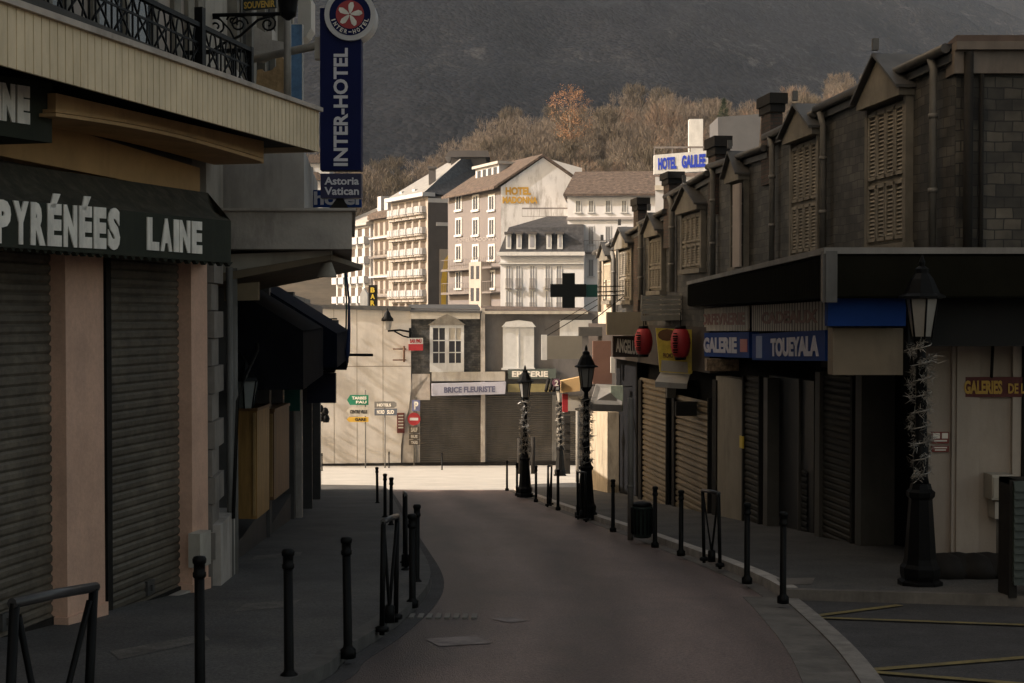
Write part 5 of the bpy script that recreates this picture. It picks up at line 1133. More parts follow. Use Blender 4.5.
pw("fascia_strip", mat("old_gold_strip", (0.22, 0.18, 0.08), 0.6, 0.15, 2), fb, (508, 384, 552, 392), d0=0, d1=.4)
m = MB(); PW.pbox(m, 300, 462, 640, 466, .1, .16); m.build("plinth", frame_dark, fb)
m = MB(); c = PW.pt(PW.uz(545, 300)[0], PW.uz(545, 311)[1], -.5); m.hexa([PW.px(485, 312, .3), PW.px(590, 314, .3), PW.pt(PW.uz(590, 314)[0], PW.uz(590, 309)[1], -3), PW.pt(PW.uz(485, 312)[0], PW.uz(485, 307)[1], -3)], [PW.px(485, 310.5, .3), PW.px(590, 312, .3), PW.pt(PW.uz(590, 314)[0], PW.uz(590, 307)[1], -3), PW.pt(PW.uz(485, 312)[0], PW.uz(485, 305.5)[1], -3)]); m.build("tiled_roof", tile_roof, fb)
m = MB(); PW.pbox(m, 560, 320, 592, 336, -.04, .1); m.build("pale_panel", white_p, fb)
# wall lamp
t = thing("wall_lamp", "black wall lamp on scroll bracket high on the cream wall", "lamp", PW.px(398, 345, .15)); m = MB()
m.tube([PW.px(411, 332, .3), PW.px(400, 330, .5), PW.px(388, 331, .8)], .06, 6); m.tube([PW.px(411, 338, .3), PW.px(403, 336, .5), PW.px(394, 331, .7)], .045, 6); PW.pbox(m, 409, 328, 411, 341, .1, .3); m.build("bracket", black_iron, t)
c = PW.px(387.5, 331, .8); m = MB(); m.lathe([(.18, .05), (.28, .55)], c, 8, False); m.build("glass_body", lampglass, t); m = MB(); m.lathe([(.36, .55), (.34, .7), (.2, .85), (.16, 1.0), (.05, 1.15), (.02, 1.3)], c, 8); m.build("cap", black_iron, t)
t = thing("wall_bracket", "rusty thin bracket below the lamp on the cream wall", "bracket", PW.px(404, 362, .15)); m = MB()
for y in (349, 360): m.tube([PW.px(406, y, .12), PW.px(393, y, .6)], .04, 5)
m.tube([PW.px(404, 346, .3), PW.px(404, 362, .3)], .06, 5); m.build("bars", mat("rust", (0.14, 0.07, 0.04), 0.8, 0.3, 5), t)
t = thing("red_white_sign", "small red and white projecting sign at the cream wall's edge", "sign", PW.px(416, 350, .6)); m = MB(); PW.pbox(m, 408.5, 344, 423, 350.5, .5, .8); PW.pbox(m, 411.5, 339, 412.5, 351, .3, .5); p_ = m.build("red_band", red_p, t); m = MB(); PW.pbox(m, 408.5, 338, 423, 344, .5, .8); q_ = m.build("white_band", white_p, t)
m = MB(); PW.text(m, "BAR PMU", [(410, 343), (421.5, 343), (421.5, 339), (410, 339)], .805, .04, .01); m.build("lettering", red_p, q_)
t = thing("wall_panel", "small brown menu panel at the foot of the grey pier", "sign", PW.px(402, 433, .2)); m = MB(); PW.pbox(m, 397, 413, 404.5, 433, .12, .2); p_ = m.build("panel", darkred, t); m = MB(); [PW.pbox(m, 398.2, y, 403.4, y + 1.3, .2, .215) for y in (415, 418, 421, 424, 427)]; m.build("print", offwhite, p_)

# ================================================================ HOTELS BEHIND
def hotel(name, label, corner_px, y, ldir, llen, rdir, rlen, zt, mL, mR=None):
    c = at(corner_px, 300, y); zb = gz(y); t = thing(name, label, "hotel", Vector((c.x, y, zb)))
    ld = Vector(ldir).normalized(); rd = Vector(rdir).normalized()
    WL_ = Wall((c.x, y), (c.x + ld.x * llen, y + ld.y * llen)); WR = Wall((c.x, y), (c.x + rd.x * rlen, y + rd.y * rlen))
    c2 = Vector((c.x, y)); l2 = c2 + ld * llen; r2 = c2 + rd * rlen; b2_ = l2 + rd * rlen
    m = MB()
    m.add([(v.x, v.y, z) for z in (zb, zt) for v in (c2, l2, b2_, r2)], [(0, 1, 5, 4), (1, 2, 6, 5), (2, 3, 7, 6), (4, 5, 6, 7)]); m.cur = 1
    m.add([(v.x, v.y, z) for z in (zb, zt) for v in (c2, r2)], [(0, 1, 3, 2)])
    w_ = m.build("wall", [mL, mR or mL], t)
    return t, WL_, WR, zb, (c2, l2, b2_, r2)
def hwin(t, W, u0, u1, z0, z1, frame=white_p, glassm=glass_far, fr=.16, d=.06, mull=True, shutters=None):
    m = MB(); W.box(m, u0, u1, z0, z1, -.02, .03); m.cur = 1
    W.box(m, u0 - fr, u0, z0 - fr, z1 + fr, 0, d); W.box(m, u1, u1 + fr, z0 - fr, z1 + fr, 0, d); W.box(m, u0, u1, z1, z1 + fr, 0, d); W.box(m, u0 - fr * 1.6, u1 + fr * 1.6, z0 - fr, z0, 0, d + .12)
    if mull: W.box(m, (u0 + u1) / 2 - .05, (u0 + u1) / 2 + .05, z0, z1, .0, d - .01)
    ms = [glassm, frame]
    if shutters:
        m.cur = 2; ww = (u1 - u0) * .5; W.box(m, u0 - fr - ww, u0 - fr, z0, z1, 0, .08); W.box(m, u1 + fr, u1 + fr + ww, z0, z1, 0, .08); ms.append(shutters)
    m.build("window", ms, t)
def rail(m, W, u0, u1, z, h=1.0, d=.9, n=None):
    W.box(m, u0, u1, z + h - .06, z + h, d - .05, d); W.box(m, u0, u1, z + .05, z + .1, d - .05, d); n = n or int((u1 - u0) / .22)
    for k in range(n + 1): u = u0 + (u1 - u0 - .03) * k / n; W.box(m, u, u + .03, z + .05, z + h, d - .04, d - .01)
LD, RDv = (-.5, .866), (.95, .31)
# H3: block with rows of rounded balconies, dark slate side
zt3 = at(428, 196, 185).z
t3, W3, R3, zb3, q3 = hotel("balcony_hotel", "sunlit cream hotel with rows of scalloped balconies and dark slate side", 428, 185, LD, 12.5, RDv, 9, zt3, hot_cream, slate_far)
sm_ = mat("balcony_shadow_cream", (0.50, 0.42, 0.34), 0.85, 0.06, 0.5)
nb = 5; st_ = (zt3 - zb3) / 9.0
for r_ in range(9):
    zf = zt3 - (r_ + 1) * 2.98 + .4
    if zf < zb3 + 2: break
    m = MB()
    for k in range(nb):
        u0 = .5 + k * 2.36; uc = u0 + 1.1
        pts = [(uc + 1.16 * math.cos(a), 1.25 * math.sin(a) ** .7 if math.sin(a) > 0 else 0) for a in [math.pi * i / 10 for i in range(11)]]
        m.prism([W3.pt(u, zf, d) for u, d in pts], (0, 0, .22))
        m.prism([W3.pt(u, zf - .5, d * .7) for u, d in pts], (0, 0, .5))
    bl = m.build("balcony_row", hot_cream, t3)
    m = MB()
    for k in range(nb):
        u0 = .5 + k * 2.36; uc = u0 + 1.1; n = 8
        for i in range(n):
            a, b = math.pi * i / n, math.pi * (i + 1) / n; f = lambda an: (uc + 1.14 * math.cos(an), 1.2 * max(0, math.sin(an)) ** .7)
            (ua, da), (ub, db) = f(a + .04), f(b - .04); m.hexa([W3.pt(ua, zf + .3, da), W3.pt(ub, zf + .3, db), W3.pt(ub, zf + .3, db - .05), W3.pt(ua, zf + .3, da - .05)], [W3.pt(ua, zf + 1.2, da), W3.pt(ub, zf + 1.2, db), W3.pt(ub, zf + 1.2, db - .05), W3.pt(ua, zf + 1.2, da - .05)])
    m.build("parapet_panels", hot_white, bl)
    for k in range(nb): m = MB(); u0 = .5 + k * 2.36; W3.box(m, u0 + .25, u0 + 1.95, zf + .25, zf + 2.2, -.02, .02); m.build("window", mat("brown_far_glass", (0.10, 0.075, 0.06), 0.3, 0.2, 1), t3)
m = MB(); W3.box(m, -.3, 12.6, zt3 - .05, zt3 + .5, -1, 1.0); m.build("cornice", hot_white, t3)
m = MB(); a = W3.pt(0, zt3 + .5, .6); P = W3.pt
e0, e1 = P(-.3, zt3 + .45, .8), P(12.5, zt3 + .45, .8); rg, rb_ = at(461, 159, 194), at(452, 160, 206); ft, fb_ = at(490, 160, 200), at(478, 199, 189)
m.add([e0, e1, rb_, rg], [(0, 1, 2, 3)]); m.cur = 1; m.add([e0, rg, ft, fb_, P(2, zt3 + .4, -7)], [(0, 1, 2, 3)]); m.add([e1, rb_, ft, fb_, P(12.5, zt3 + .4, -9)], [(0, 4, 1), (1, 4, 3, 2)])
rf = m.build("roof", [mat("painted_slate_sheen", (0.30, 0.29, 0.28), 0.4, 0.2, 1), slate_roof], t3)  # pale first material paints the sun's sheen on the left slope
m = MB()
for k in range(6):
    u0 = 4 + k * 1.5; W3.box(m, u0, u0 + .9, zt3 + .5, zt3 + .9 + .3 * ((k * 2) % 3), -2.2, -.6)
m.build("roof_terrace", hot_white, t3)
m = MB(); R3.box(m, 0, 4, zt3 - .9, zt3 - .3, -.1, .12); R3.box(m, 1.2, 6, zt3 - 4.2, zt3 - 3.7, -.1, .12); m.build("white_bands", hot_white, t3)
m = MB(); R3.polym(m, [(1.6, zb3), (3.6, zb3), (3.8, zt3 - 7.5), (1.7, zt3 - 7.5)], -.05, .08); mu_ = m.build("mural_panel", hot_cream, t3)
m = MB(); R3.polym(m, [(2.0, zb3), (2.9, zb3), (2.6, zt3 - 15), (2.8, zt3 - 11), (3.7, zt3 - 8.2), (3.5, zt3 - 7.6), (2.4, zt3 - 9), (1.9, zt3 - 12)], .08, .11); m.build("yellow_mural", mat("mural_yellow", (0.62, 0.40, 0.06), 0.8, 0.1, 1), mu_)
m = MB(); m.prism([at(x, y, 196) for x, y in [(451, 170), (486, 170), (486, 156), (451, 156)]], (0, 6, 0)); m.prism([at(x, y, 195.5) for x, y in [(445, 157), (490, 157), (488, 150.5), (449, 150.5)]], (0, 8, 0)); m.build("roof_pavilion", slate_far, t3)
m = MB(); c = P(3.4, zt3 + 3.2, -2.4); m.box(c.x - .5, c.x + .5, c.y - .5, c.y + .5, c.z - 1.2, c.z + 1.1); m.box(c.x - .65, c.x + .65, c.y - .65, c.y + .65, c.z + 1.1, c.z + 1.4); m.build("chimney", slate_far, rf)
# H1/H2: cream balconied fronts further left
c1_ = W3.pt(12.6, 0, -.8); px1 = CX + F * c1_.x / c1_.y
t2_, W2_, R2_, zb2, q2 = hotel("plain_hotel", "narrow cream hotel with striped tall windows left of scalloped balconies", px1, c1_.y, LD, 8.4, (.866, .5), 9, zt3 - 2.0, hot_cream)
for r_ in range(8):
    z = zt3 - 2.4 - r_ * 3.0 - 2.2
    if z < zb2 + 1: break
    for k in range(4): m = MB(); W2_.box(m, .6 + k * 2.0, 1.7 + k * 2.0, z, z + 2.0, -.02, .03); m.build("window", MATS["brown_far_glass"], t2_)
    m = MB(); W2_.box(m, .1, 8.3, z - .55, z - .3, 0, .8)
    if r_ % 2: rail(m, W2_, .1, 8.3, z - .3, .9, .8, 20)
    m.build("balcony", hot_white if not r_ % 2 else rail_far, t2_)
m = MB(); W2_.box(m, -.1, 8.5, zt3 - 2.1, zt3 - 1.3, -1, .9); P = W2_.pt; m.hexa([P(0, zt3 - 1.3, .7), P(8.4, zt3 - 1.3, .7), P(8.4, zt3 - 1.3, -7), P(0, zt3 - 1.3, -7)], [P(0, zt3 - 1.2, .7), P(8.4, zt3 - 1.2, .7), P(8.4, zt3 + 2.2, -7), P(0, zt3 + 2.6, -7)]); m.build("roof", tile_roof, t2_)
m = MB()
for k in range(3): W2_.box(m, 1 + 2.5 * k, 2.3 + 2.5 * k, zt3 - 1.3, zt3 + .5 + k * .5, -2.5, -.3)
m.build("dormers", hot_white, t2_)
c1_ = W2_.pt(8.5, 0, .4); px1 = CX + F * c1_.x / c1_.y
t1_, W1_, R1_, zb1, q1 = hotel("white_hotel", "pale hotel with stacked loggias, furthest left of the sunlit hotels", px1, c1_.y, LD, 14, (.866, .5), 9, zt3 - 2.8, hot_white)
for r_ in range(8):
    z = zt3 - 3.0 - r_ * 3.1 - 2.3
    if z < zb1 + 1: break
    for k in range(5):
        m = MB(); W1_.box(m, .5 + k * 2.8, 2.1 + k * 2.8, z, z + 2.1, -.02, .03); m.build("window", MATS["brown_far_glass"], t1_)
        m = MB(); W1_.box(m, .3 + k * 2.8, 2.4 + k * 2.8, z - .4, z + .7, 0, 1.0); m.build("balcony", hot_white, t1_)
m = MB(); P = W1_.pt; m.hexa([P(-.2, zt3 - 2.8, .8), P(14, zt3 - 2.8, .8), P(14, zt3 - 2.7, -8), P(-.2, zt3 - 2.7, -8)], [P(-.2, zt3 - 2.4, .8), P(14, zt3 - 2.4, .8), P(14, zt3 + 1.4, -8), P(-.2, zt3 + 1.4, -8)]); m.build("roof", mat("pale_metal_roof", (0.40, 0.37, 0.34), 0.5, 0.1, 1), t1_)
t = thing("bar_sign", "dark vertical bar sign and white gabled lantern on the roof edge of cream wall", "sign", at(373, 306, 74.5)); m = MB(); m.prism([at(368.5, 307, 74.5), at(377, 307, 74.5), at(377, 285, 74.5), at(368.5, 285, 74.5)], (0, .3, 0)); p_ = m.build("panel", frame_dark, t)
m = MB()
for k, ch in enumerate("BAR"): fn = lambda aa, bb, hh: at(370.6 + 4.2 * aa, 292.5 + 6.5 * k - 5 * bb, 74.5) + Vector((0, -.01 - hh, 0)); text(m, ch, fn, .04, .02)
m.build("lettering", yellow_p, p_)
m = MB(); m.prism([at(360, 306, 74.8), at(367.5, 306, 74.8), at(367.5, 294, 74.8), at(363.7, 288, 74.8), at(360, 294, 74.8)], (0, .8, 0)); m.build("gabled_box", white_p, t)

# H4: the hotel with painted gable
zt4 = at(501, 186.5, 160).z; zap = at(541, 158, 161).z
t4, W4, R4, zb4, q4 = hotel("gabled_hotel", "rose grey hotel with white gable painted with gold words", 501, 160, (-.45, .89), 16, (1, .1), 10.6, zt4, hot_grey, gable_m)
m = MB(); R4.polym(m, [(0, zt4 - .02), (10.55, zt4 - .02), (5.2, zap)], -.3, -.003); gb = m.build("gable", gable_m, t4)
m = MB()
c2, l2, b2_, r2 = [Vector((v.x, v.y, zt4)) for v in q4]; ridge0 = R4.pt(5.2, zap + .12, .3); ridge1 = ridge0 + Vector((l2 - c2)); e0 = c2 + (c2 - r2).normalized() * .9 + Vector((.0, -.35, -.35)); e1 = e0 + (l2 - c2)
m.hexa([e0, ridge0, ridge1, e1], [e0 + Vector((0, 0, .3)), ridge0 + Vector((0, 0, .3)), ridge1 + Vector((0, 0, .3)), e1 + Vector((0, 0, .3))])
f0 = r2 + Vector((.6, -.35, -.3)); f1 = f0 + (l2 - c2); m.hexa([ridge0, f0, f1, ridge1], [ridge0 + Vector((0, 0, .3)), f0 + Vector((0, 0, .3)), f1 + Vector((0, 0, .3)), ridge1 + Vector((0, 0, .3))]); rf4 = m.build("roof", tile_roof, t4)
m = MB(); 
W4.box(m, 5.0, 12.0, zt4 + 1.2, zt4 + 3.4, -6.5, -2.2); dm = m.build("long_dormer", hot_white, rf4); m = MB(); W4.box(m, 4.6, 12.3, zt4 + 3.4, zt4 + 3.75, -6.8, -1.8); m.build("dormer_roof", MATS["pale_metal_roof"], dm); m = MB(); [W4.box(m, 5.6 + k * 1.6, 6.6 + k * 1.6, zt4 + 1.9, zt4 + 3.1, -2.25, -2.17) for k in range(4)]; m.build("dormer_windows", glass_far, dm)
m = MB(); R4.text(m, "HOTEL", [(505.5, 195), (531, 195), (531, 187), (505.5, 187)], .03, .05, .02); R4.text(m, "MADONNA", [(502.5, 203.5), (537.5, 203.5), (537.5, 196.5), (502.5, 196.5)], .03, .05, .02); m.build("lettering", mat("far_gold_letters", (0.52, 0.30, 0.05), 0.6, 0.1, 1), gb)
for px_ in (459, 476, 492):
    for (y0, y1) in ((196, 210), (219.5, 235), (246, 260), (272, 288)):
        u0, z1_ = W4.uz(px_ + 2.3, y0); u1, z0_ = W4.uz(px_ - 2.3, y1); hwin(t4, W4, u0, u1, z0_, z1_, white_p, glass_far, .28, .1)
m = MB()
for y in (270, 294): a = W4.uz(500, y)[0]; b = W4.uz(449, y)[0]; z = W4.uz(475, y)[1]; W4.box(m, a, b, z, z + .2, 0, 1.2); rail(m, W4, a, b, z + .2, 1.3, 1.2, 28)
m.build("balcony", rail_far, t4)
m = MB(); W4.text(m, "HOTEL MADONNA", [(499, 240.5), (456, 242), (456, 238), (499, 236)][1:2] + [(498, 240.5), (498, 236.5), (456, 238)], .03, .03, .02); m.build("wall_lettering", mat("faded_wall_words", (0.24, 0.215, 0.205), .8, .1, 1), t4)
m = MB(); W4.pbox(m, 469, 262, 481, 312, -.2, 1.3); bow = m.build("bow_window", hot_cream, t4); 
for x in (470.5, 476):
    for y in (266, 288): m = MB(); W4.pbox(m, x, y, x + 3, y + 13, 1.3, 1.34); m.build("pane", glass_far, bow)
# pale shed behind the gable
o = MB(); a = at(545, 160, 175); o.prism([at(545, 190, 176), at(582, 190, 176), at(582, 168, 176), at(546, 158, 176)], (0, 8, 0)); tag(o.build("rooftop_block", hot_white, None, loc=Vector((a.x + 2, 176, gz(176)))), "pale sloping block rising behind the painted gable", "building"); 
o_ = bpy.data.objects["rooftop_block"]
# H5: mansard hotel
zt5 = at(530, 252, 148).z
t5, W5, R5, zb5, q5 = hotel("mansard_hotel", "white hotel with dark mansard roof and five little dormers", 500.5, 150, (.15, .98), 8, (1, -.04), 9.6, zt5, hot_bright)
P = R5.pt; zm = at(530, 226, 149).z; zr = at(530, 213, 150).z
m = MB(); m.add([P(-.2, zt5, .3), P(9.6, zt5, .3), P(9.6, zm, -1.3), P(.9, zm, -1.3), P(9.6, zr, -5), P(5.4, zr, -5), P(.2, zt5, -8), P(1.5, zm, -8)], [(0, 1, 2, 3), (3, 2, 4, 5), (6, 0, 3, 7), (7, 3, 5)]); mr_ = m.build("mansard_roof", slate_roof, t5)
m = MB(); R5.box(m, -.4, 9.7, zt5 - .35, zt5 + .08, -.3, .7); R5.box(m, -.2, 9.6, zt5 - 1.3, zt5 - 1.1, -.1, .3); m.build("cornice", white_p, t5)
for i, px_ in enumerate((508.5, 519, 532, 549, 560)):
    wd = 2.6 if i != 2 else 3.6; u0 = R5.uz(px_ - wd, 240, .2)[0]; u1 = R5.uz(px_ + wd, 240, .2)[0]; z0_, z1_ = R5.uz(px_, 249, .2)[1], R5.uz(px_, 234, .2)[1]
    m = MB(); R5.box(m, u0, u1, z0_, z1_, -1.6, .15); d_ = m.build("dormer", white_p, mr_); m = MB(); R5.box(m, u0 + .18, u1 - .18, z0_ + .2, z1_ - .15, .15, .18); m.build("pane", mat("pale_far_glass", (0.25, 0.25, 0.27), 0.3, 0.1, 1), d_); m = MB(); R5.box(m, u0 - .18, u1 + .18, z1_, z1_ + .25, -1.7, .4); m.build("hood", slate_far, d_)
for r_, (y0, y1) in enumerate(((266, 288), (291, 312))):
    for px_ in (508.5, 518.5, 532.5, 548, 559): u0 = R5.uz(px_ - 2.0, y0)[0]; u1 = R5.uz(px_ + 2.0, y0)[0]; hwin(t5, R5, u0, u1, R5.uz(px_, y1)[1], R5.uz(px_, y0)[1], white_p, MATS["pale_far_glass"], .12, .06)
    for px_ in (508.5, 518.5, 532.5, 548, 559):
        m = MB(); u0 = R5.uz(px_ - 3, y0)[0]; u1 = R5.uz(px_ + 3, y0)[0]; z = R5.uz(px_, y1 + 1)[1]; R5.box(m, u0, u1, z, z + .08, 0, .5); rail(m, R5, u0, u1, z, 1.2, .5, 9); m.build("balconette", rail_far, t5)
m = MB(); a, b = R5.uz(522, 213, -5)[0], R5.uz(569, 213, -5)[0]; rail(m, R5, a, b, zr - .1, 1.0, -4.9, 8); R5.box(m, a, b, zr + .85, zr + 1.0, -5, -4.8); m.build("roof_railing", rail_far, t5)
# H6: long plain white building
zt6 = at(610, 194, 150).z
t6, W6, R6, zb6, q6 = hotel("white_building", "plain white building with brown tiled roof and small windows", 567.5, 152, (.15, .98), 9, (1, -.06), 16, zt6, hot_bright)
P = R6.pt; m = MB(); zr6 = at(600, 172, 156).z; m.hexa([P(-.5, zt6 - .1, .6), P(16, zt6 - .1, .6), P(16, zr6, -6), P(.8, zr6, -6)], [P(-.5, zt6 + .15, .6), P(16, zt6 + .15, .6), P(16, zr6 + .25, -6), P(.8, zr6 + .25, -6)]); m.add([P(-.5, zt6, .6), P(.8, zr6, -6), P(-.3, zt6, -9)], [(0, 1, 2)]); m.build("roof", tile_roof, t6)
for (y0, y1) in ((201, 212), (227, 244), (260, 276)):
    for px_ in (578, 591, 608, 624, 641): u0 = R6.uz(px_ - 1.7, y0)[0]; u1 = R6.uz(px_ + 1.7, y0)[0]; hwin(t6, R6, u0, u1, R6.uz(px_, y1)[1], R6.uz(px_, y0)[1], white_p if y0 < 210 else hot_white, glass_far, .14, .06)
m = MB(); R6.box(m, -.1, 16, R6.uz(600, 218.5)[1] - .15, R6.uz(600, 218.5)[1] + .15, -.1, .25); m.build("string_course", mat("grey_string", (0.34, 0.31, 0.30), 0.8, 0.1, 1), t6)
m = MB(); z = R6.uz(600, 252)[1]; R6.box(m, -.1, 8, z - .2, z, 0, 1.0); rail(m, R6, -.1, 8, z, 1.3, 1.0, 24); m.build("balcony", rail_far, t6)
# H7: the hotel with the blue-lettered roof sign
zt7 = at(680, 172, 110).z
t7, W7, R7, zb7, q7 = hotel("signed_hotel", "white hotel with blue-lettered board along its roof edge", 655, 112, (.2, .98), 8, (1, -.05), 5, zt7 - .2, hot_white)
m = MB(); R7.poly(m, [(654, 174), (708, 171), (708, 150.5), (654, 155)], -.5, .3); sg = m.build("roof_sign", white_p, t7); m = MB(); R7.text(m, "HOTEL", [(658, 170), (676.5, 168.8), (676.5, 156.5), (658, 158)], .31, .05, .03); R7.text(m, "GALILEE", [(681.5, 168.3), (705.5, 167), (705.5, 153.5), (681.5, 155.6)], .31, .05, .03); m.build("lettering", blue_l, sg)
m = MB(); a, b = R7.uz(654, 154)[0], R7.uz(708, 151)[0]; z = R7.uz(680, 152)[1]; R7.box(m, a, b, z + .35, z + .5, -.3, -.1); [R7.box(m, a + (b - a) * k / 3, a + (b - a) * k / 3 + .08, z - .3, z + .4, -.3, -.1) for k in range(4)]; m.build("roof_rail", rail_far, t7)
m = MB(); R7.pbox(m, 689, 119, 703, 152, -1.5, -.6); m.build("lift_tower", white_p, t7); m = MB(); R7.pbox(m, 655, 185, 708, 190, -.1, .15); m.build("ledge", offwhite, t7)
o = MB(); a = at(718, 141, 95); o.prism([at(718, 180, 95), at(757, 180, 95), at(761, 114, 95), at(718, 117, 95)], (0, 4, 0)); tag(o.build("roof_plant_room", mat("grey_plant_metal", (0.09, 0.09, 0.094), 0.6, 0.1, 1), None, loc=Vector((a.x + 1.4, 95, gz(95)))), "grey boxy plant room rising behind the slate roofs", "building")
o = MB(); o.prism([at(640, 300, 95), at(656, 300, 95), at(656, 232, 95), at(640, 232, 95)], (0, 3, 0)); tag(o.build("blue_roof_box", mat("slate_blue_metal", (0.10, 0.11, 0.17), 0.6, 0.1, 1), None, loc=Vector((at(648, 300, 95).x, 95, gz(95)))), "small slate blue box beyond the far chimneys", "building")
# town roofs seen left of the tall navy sign
for (x0, x1, y0, y1, yy, lab) in ((303, 322, 172, 215, 210, "pale far house with red roof just left of the navy sign"), (306, 330, 155, 176, 330, "small distant house high on hillside left of the navy sign")):
    t = thing("distant_house", lab, "house", Vector((at((x0 + x1) / 2, y1, yy).x, yy, at(0, y1, yy).z))); m = MB(); m.prism([at(x0, y1 + 30, yy), at(x1, y1 + 30, yy), at(x1, y0 + 8, yy), at(x0, y0 + 8, yy)], (0, 8, 0)); m.build("wall", hot_white, t); m = MB(); m.prism([at(x0 - 2, y0 + 8, yy - .5), at(x1 + 2, y0 + 8, yy - .5), at(x1 - 4, y0, yy - .5), at(x0 + 4, y0, yy - .5)], (0, 9, 0)); m.build("roof", tile_roof, t); m = MB(); m.prism([at(x0 + 4, y0 + 18, yy - .1), at(x0 + 7, y0 + 18, yy - .1), at(x0 + 7, y0 + 12, yy - .1), at(x0 + 4, y0 + 12, yy - .1)], (0, .08, 0)); m.build("window", glass_far, t)

# ================================================================ TREES ON THE HILL
def tree_mat(name, c, v=.35):
    return mat(name, c, .9, v, .35, spec=0.1)
bark = tree_mat("grey_bark", (0.16, 0.13, 0.10), .25)
def make_tree(name, label, group, h, r, tw, leaf, nclump, seed, conifer=False, bare=True):
    rnd = random.Random(seed); t = thing(name, label, "tree", (0, 0, 0), group)
    m = MB(); m.tube([(0, 0, -.8), (.1, .05, h * .3), (0, .1, h * .62), (.1, 0, h * .9)], [h * .022, h * .016, h * .010, h * .003], 6)
    for k in range(16):
        z = h * (.25 + .5 * k / 16); a = rnd.random() * 6.28; L = r * (.9 - .4 * k / 16); e = Vector((math.cos(a) * L, math.sin(a) * L, z + L * (.7 if not conifer else .05)))
        m.tube([(0.05, .05, z), Vector((math.cos(a) * L * .5, math.sin(a) * L * .5, z + L * .28)), e], [h * .008, h * .005, h * .002], 5)
    m.build("trunk", bark, t)
    m = MB()
    cl = []
    for k in range(nclump):
        a = rnd.random() * 6.28; f = rnd.random(); zz = .28 + .72 * f
        if conifer: rr = r * (1 - f) * (.5 + .5 * rnd.random())
        else: rr = r * math.sin(math.pi * min(1, .12 + .86 * (1 - f))) ** .6 * math.sqrt(rnd.random())
        cl.append(Vector((math.cos(a) * rr, math.sin(a) * rr, h * zz)))
    for c in cl:
        nn = tw
        cr_ = r * (.16 + .18 * rnd.random())
        up = Vector((c.x * .5, c.y * .5, h * .28)).normalized()
        for i in range(nn):
            d = Vector((rnd.gauss(0, 1), rnd.gauss(0, 1), rnd.gauss(0, 1))); d = d.normalized() * cr_ * rnd.random() ** .4; p = c + d
            if bare:
                dr = (up + Vector((rnd.gauss(0, .45), rnd.gauss(0, .45), rnd.gauss(0, .3)))).normalized(); L = h * (.05 + .06 * rnd.random()); wv = dr.cross(Vector((rnd.gauss(0, 1), rnd.gauss(0, 1), rnd.gauss(0, 1)))).normalized() * h * (.0022 + .002 * rnd.random())
                m.add([p - wv, p + wv, p + dr * L + wv * .35, p + dr * L - wv * .35], [(0, 1, 2, 3)])
            else:
                e1 = Vector((rnd.gauss(0, 1), rnd.gauss(0, 1), rnd.gauss(0, 1))).normalized() * h * leaf * (.6 + .8 * rnd.random()); e2 = e1.cross(Vector((rnd.gauss(0, 1), rnd.gauss(0, 1), rnd.gauss(0, 1)))).normalized() * h * leaf * .7
                m.add([p - e1 * .5, p - e2 * .35, p + e1 * .5, p + e2 * .4], [(0, 1, 2, 3)])
    m.build("crown", tree_mat(name + "_crown_" + str(seed), TC, .3), t); return t
GRP = "bare autumn trees on the hill"
protos = []
TC = (0.125, 0.10, 0.077); protos.append(make_tree("bare_tree", "x", GRP, 12.5, 4.2, 26, .02, 90, 1))
TC = (0.15, 0.122, 0.098); protos.append(make_tree("bare_tree", "x", GRP, 11, 4.4, 26, .02, 90, 2))
TC = (0.10, 0.082, 0.060); protos.append(make_tree("bare_tree", "x", GRP, 13.5, 3.6, 26, .02, 85, 3))
TC = (0.062, 0.058, 0.036); protos.append(make_tree("bushy_tree", "x", GRP, 9, 4.0, 22, .022, 80, 4, bare=False))
TC = (0.16, 0.112, 0.082); protos.append(make_tree("russet_tree", "x", GRP, 12, 4.2, 26, .02, 90, 5))
TC = (0.29, 0.16, 0.09); orange = make_tree("orange_tree", "tall orange-leaved autumn tree standing highest left on the wooded crest", "x", 15, 4.6, 26, .02, 110, 6, bare=False); del orange["group"]
TC = (0.03, 0.04, 0.022); fir = make_tree("dark_fir", "small dark green fir by the white lift tower on the hill", "x", 9, 2.2, 26, .03, 80, 7, conifer=True); del fir["group"]
kind_lab = ["pale grey-tan bare tree in the crowded wood on the hill behind the hotels", "tall warm tan bare tree in the crowded wood on the hill behind the hotels", "slender dull brown bare tree in the crowded wood on the hill behind the hotels", "low olive-brown bushy tree in the crowded wood on the hill behind the hotels", "reddish tan bare tree in the crowded wood on the hill behind the hotels"]
used = [False] * 5
rnd = random.Random(11)
def plant(pr, x, y, rz, sc, lab=None):
    loc = Vector((x, y, hill_z(x, y) - .4))
    return dup(pr, loc, rz, lab, (sc, sc, sc))
spots = []
tries = 0
while len(spots) < 292 and tries < 20000:
    tries += 1
    y = 262 + (470 - 262) * rnd.random() ** .8; px = 300 + rnd.random() * 640; x = (px - CX) / F * y
    if px < 470 and rnd.random() < .55: continue
    if all((x - a) ** 2 + (y - b) ** 2 > 4.1 ** 2 for a, b in spots): spots.append((x, y))
for (x, y) in spots:
    i = rnd.choices(range(5), [5, 5, 4, 3, 3])[0]; sc = .85 + .5 * rnd.random()
    if not used[i]:
        used[i] = True; t = protos[i]; t.location = (x, y, hill_z(x, y) - .4); t["label"] = kind_lab[i]
        t.scale = (sc, sc, sc)
    else: plant(protos[i], x, y, rnd.random() * 6.28, sc, kind_lab[i])
for i in range(5):
    if not used[i]: protos[i]["label"] = kind_lab[i]
def put(t, px, pybase, y, sc):
    x = (px - CX) / F * y; t.location = (x, y, hill_z(x, y) - .4); t.scale = (sc, sc, sc)
